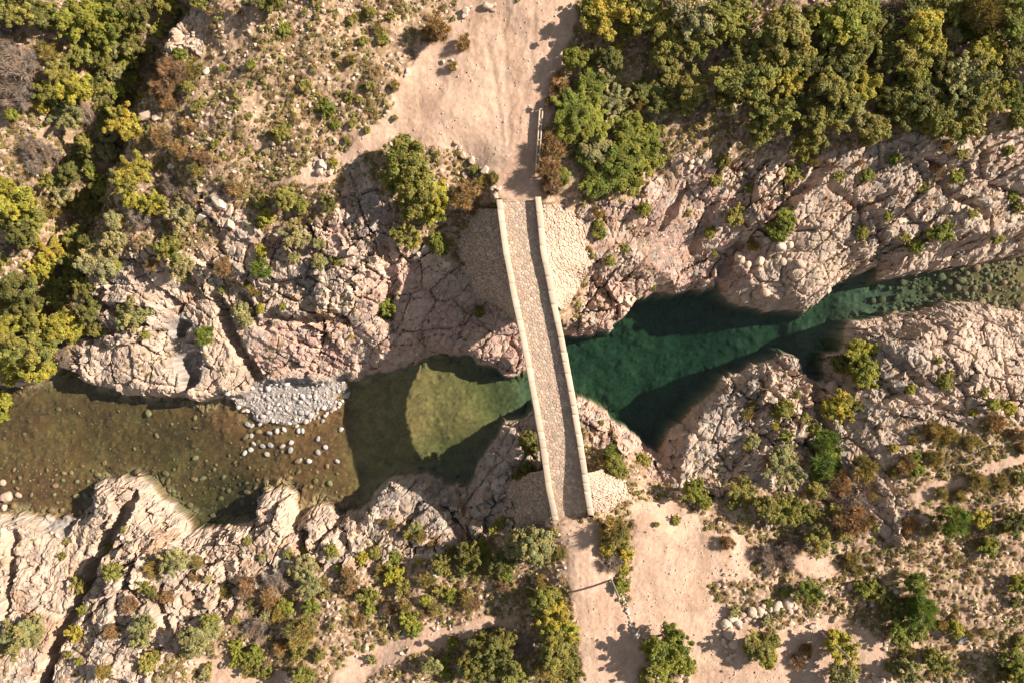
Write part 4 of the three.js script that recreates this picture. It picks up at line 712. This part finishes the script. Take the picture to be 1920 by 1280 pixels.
sweep(0, 430, `420,50,70,o 400,140,90,o 280,130,80,y 230,230,80,y 320,320,70,o 330,400,60,o 640,70,75,s 560,190,100,s 620,200,60,o 350,540,110,y 430,570,70,y 230,540,80,y 575,590,35,g 40,540,90,y 180,650,150,o 120,720,110,y 240,760,90,y 60,760,80,o 60,830,50,y 10,960,60,y 10,1040,40,y 960,110,80,o 1010,200,80,s 1040,250,60,s 920,110,50,o 1460,220,60,p 1460,125,40,y 1150,590,60,p 1240,335,25,o 1350,450,60,s 1370,500,50,s 1455,440,30,y 730,480,90,s 800,470,60,s 820,590,30,o 850,200,40,b 1650,40,80,s 1780,180,50,s 1640,160,40,s 1880,180,35,o 1250,210,60,b 1580,430,25,o 480,60,40,d 120,30,80,d 160,40,60,o 70,110,50,t 10,170,40,o 1780,80,40,s 90,330,110,d 180,420,80,d 60,440,80,d 470,330,70,d 500,450,70,d 420,240,80,d 540,560,50,d 340,690,45,t 370,740,40,t 1350,290,45,c 1420,350,30,c`);
sweep(640, 430, `540,80,60,g 560,110,50,g 380,40,70,o 400,80,40,y 250,420,60,g 240,470,40,g 1440,20,50,o 1500,175,35,o 1740,325,20,o 1450,1080,20,o 1510,1260,60,p 1050,1200,70,d 1040,1160,50,d 770,460,35,d 1500,1140,20,o 60,600,15,y 1580,110,30,o 320,30,50,o`);
sweep(1280, 430, `530,15,70,g 150,20,40,g 1000,20,45,o 1460,20,60,g 1300,90,45,g 1360,30,35,g 1240,45,35,o 180,140,20,o 390,90,40,c 1750,50,40,o 980,690,90,y 1000,780,90,g 1040,830,60,g 890,750,70,d 860,990,95,y 890,960,60,y 1290,895,35,y 1460,850,50,o 570,1000,60,o 520,1030,40,o 385,975,25,c 360,1030,35,c 450,900,18,o 640,920,25,o 690,1050,35,o 720,1120,50,o 780,1180,80,p 830,1240,50,g 580,1150,40,g 390,1180,50,s 360,1210,30,o 560,1260,80,s 1160,890,12,y 1430,730,25,o 980,990,35,d 1820,1000,45,y 1740,980,40,g 1620,1020,25,y 1690,910,25,o 1400,1130,60,c 1480,1140,60,c 1740,1080,60,b 1610,1180,50,c 1290,1170,40,c 1180,1220,30,y 1870,1140,50,b 1500,800,20,y 880,1230,20,g 1900,1220,40,b 520,1100,25,y`);
sweep(0, 850, `130,1010,110,s 60,1060,60,s 190,950,70,s 420,1000,50,y 800,960,70,s 790,1030,60,s 1090,1030,90,s 1190,980,60,s 1060,1090,60,s 640,660,60,o 480,700,50,o 490,770,45,o 600,530,30,o 980,590,80,s 1100,600,40,c 800,740,40,o 860,760,35,d 1160,700,25,s 1700,640,80,s 1730,730,70,s 1600,860,55,g 1740,850,50,g 1720,590,45,s 1700,545,40,y 1610,555,30,o 1380,490,30,o 1890,640,25,y 1200,920,60,o 1320,1070,40,g 1330,1140,50,g 1420,1120,60,g 1400,1180,60,d 1480,910,40,s 1440,980,70,t 1680,990,90,c 1670,1090,60,o 1700,1260,70,o 830,1170,60,o 860,1130,40,o 580,1210,50,c 380,1120,25,o 440,1160,25,g 460,870,30,o 640,980,50,b 1550,720,70,t 1380,740,60,b 1250,770,40,c 1850,540,40,o 1460,580,25,s 350,570,25,o 690,420,20,o 370,490,20,o 1150,1230,40,s 1160,1190,30,o 720,840,50,b 850,640,50,c 1310,930,30,o 1780,1120,40,d 1570,1080,50,b 1490,1220,40,o 1500,800,60,b 1560,900,50,c 1800,720,40,c 1080,690,40,b 930,800,40,b`);
sweep(640, 850, `1030,100,70,d 1050,110,25,y 980,140,40,d 1530,70,75,o 1540,120,50,o 1680,40,55,o 1590,170,15,o 1070,500,105,s 980,500,90,s 1110,560,70,s 1150,470,50,s 890,380,40,o 870,420,45,o 1170,570,35,y 1220,560,45,c 1510,430,95,c 1560,470,70,o 1480,530,50,y 1590,560,50,y 1510,600,70,t 1570,650,40,y 1560,740,45,g 900,600,70,d 920,690,40,g 900,740,45,b 1110,710,40,c 720,560,80,d 780,530,50,g 690,620,60,d 410,420,50,s 440,460,40,c 305,580,45,g 445,600,20,y 215,375,18,b 280,390,30,c 190,550,40,o 110,580,40,y 370,450,30,o 510,500,30,b 290,680,60,y 230,650,50,c 340,740,50,o 160,870,40,g 150,800,60,o 470,820,40,y 610,790,45,g 550,760,40,o 700,810,50,c 390,930,60,g 400,980,50,g 740,840,40,b 510,1180,60,s 560,1200,45,g 590,1150,40,o 620,1060,45,o 660,1150,25,y 780,1090,100,d 860,1150,120,d 900,1050,80,d 750,1200,90,d 960,1230,80,o 1020,1070,60,t 1130,820,90,o 1170,800,70,o 1190,900,90,y 1130,900,60,o 1220,980,90,y 1200,1060,100,o 1280,1000,60,y 1180,1130,90,o 1250,1130,70,o 1150,1200,70,c 1300,1210,60,d 1200,1240,50,o 1040,770,30,o 1820,1060,110,g 1760,1100,90,g 1870,1110,80,g 1800,1180,90,g 1870,1010,40,y 1700,1250,50,o 1760,395,18,o 1870,370,30,o 170,1150,35,s 50,740,50,b 40,660,40,b 600,1240,40,o 560,620,60,d 610,560,50,d 830,620,50,d 480,700,50,c 350,850,45,c 450,900,40,b 280,870,40,b 520,870,45,c 100,930,40,b`);
sweep(1280, 850, `60,200,70,g 120,270,50,g 320,200,75,o 360,240,50,o 280,290,35,o 470,300,85,o 560,320,90,o 650,320,70,o 560,90,100,s 740,200,60,o 740,340,40,o 790,80,90,p 830,40,60,g 760,480,75,o 780,520,40,o 850,310,40,o 940,260,120,t 950,380,100,b 880,170,70,b 1060,400,35,o 1010,80,80,c 1300,90,50,g 1250,60,60,b 1290,20,45,g 1500,370,95,p 1670,370,60,y 1700,520,60,g 1400,30,60,c 1260,400,60,b 1450,220,40,c 1650,160,60,c 570,550,70,t 460,560,60,t 250,500,45,b 700,770,70,g 740,760,50,s 570,775,35,g 990,740,45,g 1040,760,60,g 1310,730,70,p 1330,880,100,p 1290,840,60,c 1200,880,60,d 1230,990,80,g 1310,990,60,o 1120,790,50,d 1520,975,55,y 1450,960,40,c 1430,1170,70,o 1380,1130,50,o 1870,730,60,g 1860,830,40,d 1850,1150,80,g 1870,1220,70,g 1800,1230,50,d 1880,1050,40,o 430,1060,90,o 470,1130,70,y 390,1100,60,o 500,1040,50,o 870,1060,95,y 900,1110,70,y 850,1020,50,y 1270,1210,75,s 1200,1190,55,s 1160,1190,40,o 890,1240,90,s 960,1210,40,o 480,830,25,g 540,890,40,s 480,930,40,s 290,880,35,s 20,1180,60,g 1860,380,70,d 1880,130,40,d 930,600,50,c 890,450,40,o 980,650,40,c 1080,800,40,c 1160,850,45,o 600,620,35,t 480,650,40,t 640,500,50,t 1060,240,30,c 1180,100,35,c 1550,230,40,c 1780,160,45,c 1800,420,40,c 690,1100,40,b 640,1160,45,b 1260,1110,45,c 1600,1010,35,c 1680,1000,30,c`);
plant(983, 575, 5, 'y'); plant(986, 618, 4, 'y');

// ---------------------------------------------------------------- ground cover nobody could count
{
  reseed(7001);
  const spots = [];
  for (let tries = 0; tries < 320000 && spots.length < 27000; tries++) {
    const x = rr(-44, 44), z = rr(-30, 30), k = kindAt(x, z), n = fbm(x * 0.3, z * 0.3, 951, 4);
    if (k === 3 || k === 4 || shoreR.at(x, z) < 1) continue;
    if (z > Z0 - 3 && z < Z1 + 1 && Math.abs(x - 2) < 3.2) continue;
    const dens = k === 0 ? 0.75 + 1.2 * n : k === 2 ? Math.max(0, n - 0.2) * 0.25 : Math.max(0, n) * 0.35;
    if (rnd() < dens) spots.push([x, z, k === 1 ? rr(0.06, 0.16) : 0.055 + 0.2 * Math.pow(rnd(), 2.4)]);
  }
  const mats = [leafMat(.29,.25,.075, .3), leafMat(.4,.29,.14, .25)], geo = [crownGeo(1501, 260, 0.34, 'dense'), crownGeo(1502, 220, 0.4, 'fine')], c = new THREE.Color(), o = new THREE.Object3D();
  [['low_scrub', 'low olive scrub dotted over the stony ground', 'scrub'], ['dry_grass', 'dry brown grass and litter tufts over the stony ground', 'grass']].forEach(([name, label, category], w) => {
    const own = spots.filter((_, i) => (i % 5 < 2) === (w === 0)), m = new THREE.InstancedMesh(geo[w], mats[w], own.length);
    own.forEach(([x, z, r], i) => { const s = w ? r * 1.1 : r; o.position.set(x, groundY(x, z) + s * 0.15, z); o.rotation.set(0, rr(0, 6.28), 0); o.scale.set(s * rr(.9, 1.3), s * rr(.6, 1), s * rr(.9, 1.3)); o.updateMatrix(); m.setMatrixAt(i, o.matrix); const k = rr(0.7, 1.25); m.setColorAt(i, c.setRGB(k * rr(.9, 1.1), k, k * rr(.85, 1.1))); });
    m.castShadow = m.receiveShadow = true;
    top(m, name); tag(m, label, category, undefined, 'stuff');
  });
}

// ---------------------------------------------------------------- fence rail, poles
{
  const wood = std(.45, .36, .27, 0.9), grey = std(.3, .27, .24, 0.85);
  const bar = (a, b, r) => { const d = b.clone().sub(a), g = new THREE.CylinderGeometry(r * 0.93, r, d.length(), 8); g.translate(0, d.length() / 2, 0); g.applyQuaternion(new THREE.Quaternion().setFromUnitVectors(V3(0, 1, 0), d.clone().normalize())); g.translate(a.x, a.y, a.z); return g; };
  const A = sight(1014, 208), E = sight(1007, 322), fence = top(new THREE.Group(), 'wooden_fence');
  fence.position.set(...A);
  tag(fence, 'low weathered wooden rail fence along the track before the bridge', 'fence');
  reseed(31);
  const at = (t) => { const x = lerp(A[0], E[0], t), z = lerp(A[2], E[2], t); return V3(x - A[0], groundY(x, z) - A[1], z - A[2]); };
  for (let k = 0; k <= 4; k++) { const p = at(k / 4); for (const s of [-1, 1]) mesh('post', bar(V3(p.x + s * 0.06, p.y - 0.3, p.z), V3(p.x + s * 0.06, p.y + 0.5, p.z), 0.06), wood, fence); }
  for (let k = 0; k < 4; k++) for (const s of [-1, 1]) for (const h of [0.2, 0.42]) { const p = at(k / 4), q = at((k + 1) / 4); mesh('rail', bar(V3(p.x + s * 0.11, p.y + h, p.z + 0.03), V3(q.x + s * 0.11, q.y + h, q.z - 0.03), 0.065), wood, fence); }
  for (const [u, v, tall, label] of [[1146, 1086, 3.9, 'slim grey wooden pole beside the track below the bridge'], [1540, 1184, 4.6, 'slim grey wooden pole beside the yellow-green tree on the flat']]) {
    const [x, y, z] = sight(u, v), pole = top(new THREE.Group(), 'wooden_pole');
    pole.position.set(x, y, z); tag(pole, label, 'pole');
    mesh('shaft', bar(V3(0, -0.4, 0), V3(0.02, tall, 0.03), 0.09), grey, pole);
    const cap = new THREE.CylinderGeometry(0.04, 0.1, 0.1, 8); cap.translate(0.02, tall + 0.05, 0.03);
    mesh('cap', cap, wood, pole);
  }
  // short posts of the old field fence across the flat
  for (const [u, v] of [[1593, 1010], [1640, 1075], [1692, 1080], [1660, 1118]]) { const [x, y, z] = sight(u, v), post = top(mesh('fence_post', bar(V3(0, -0.2, 0), V3(0, 0.85, 0), 0.05), grey), 'fence_post'); post.position.set(x, y, z); tag(post, 'short grey fence post on the dry flat beyond the stone heap', 'post', 'fence posts on the dry flat'); }
}
renderer.render(scene, camera);
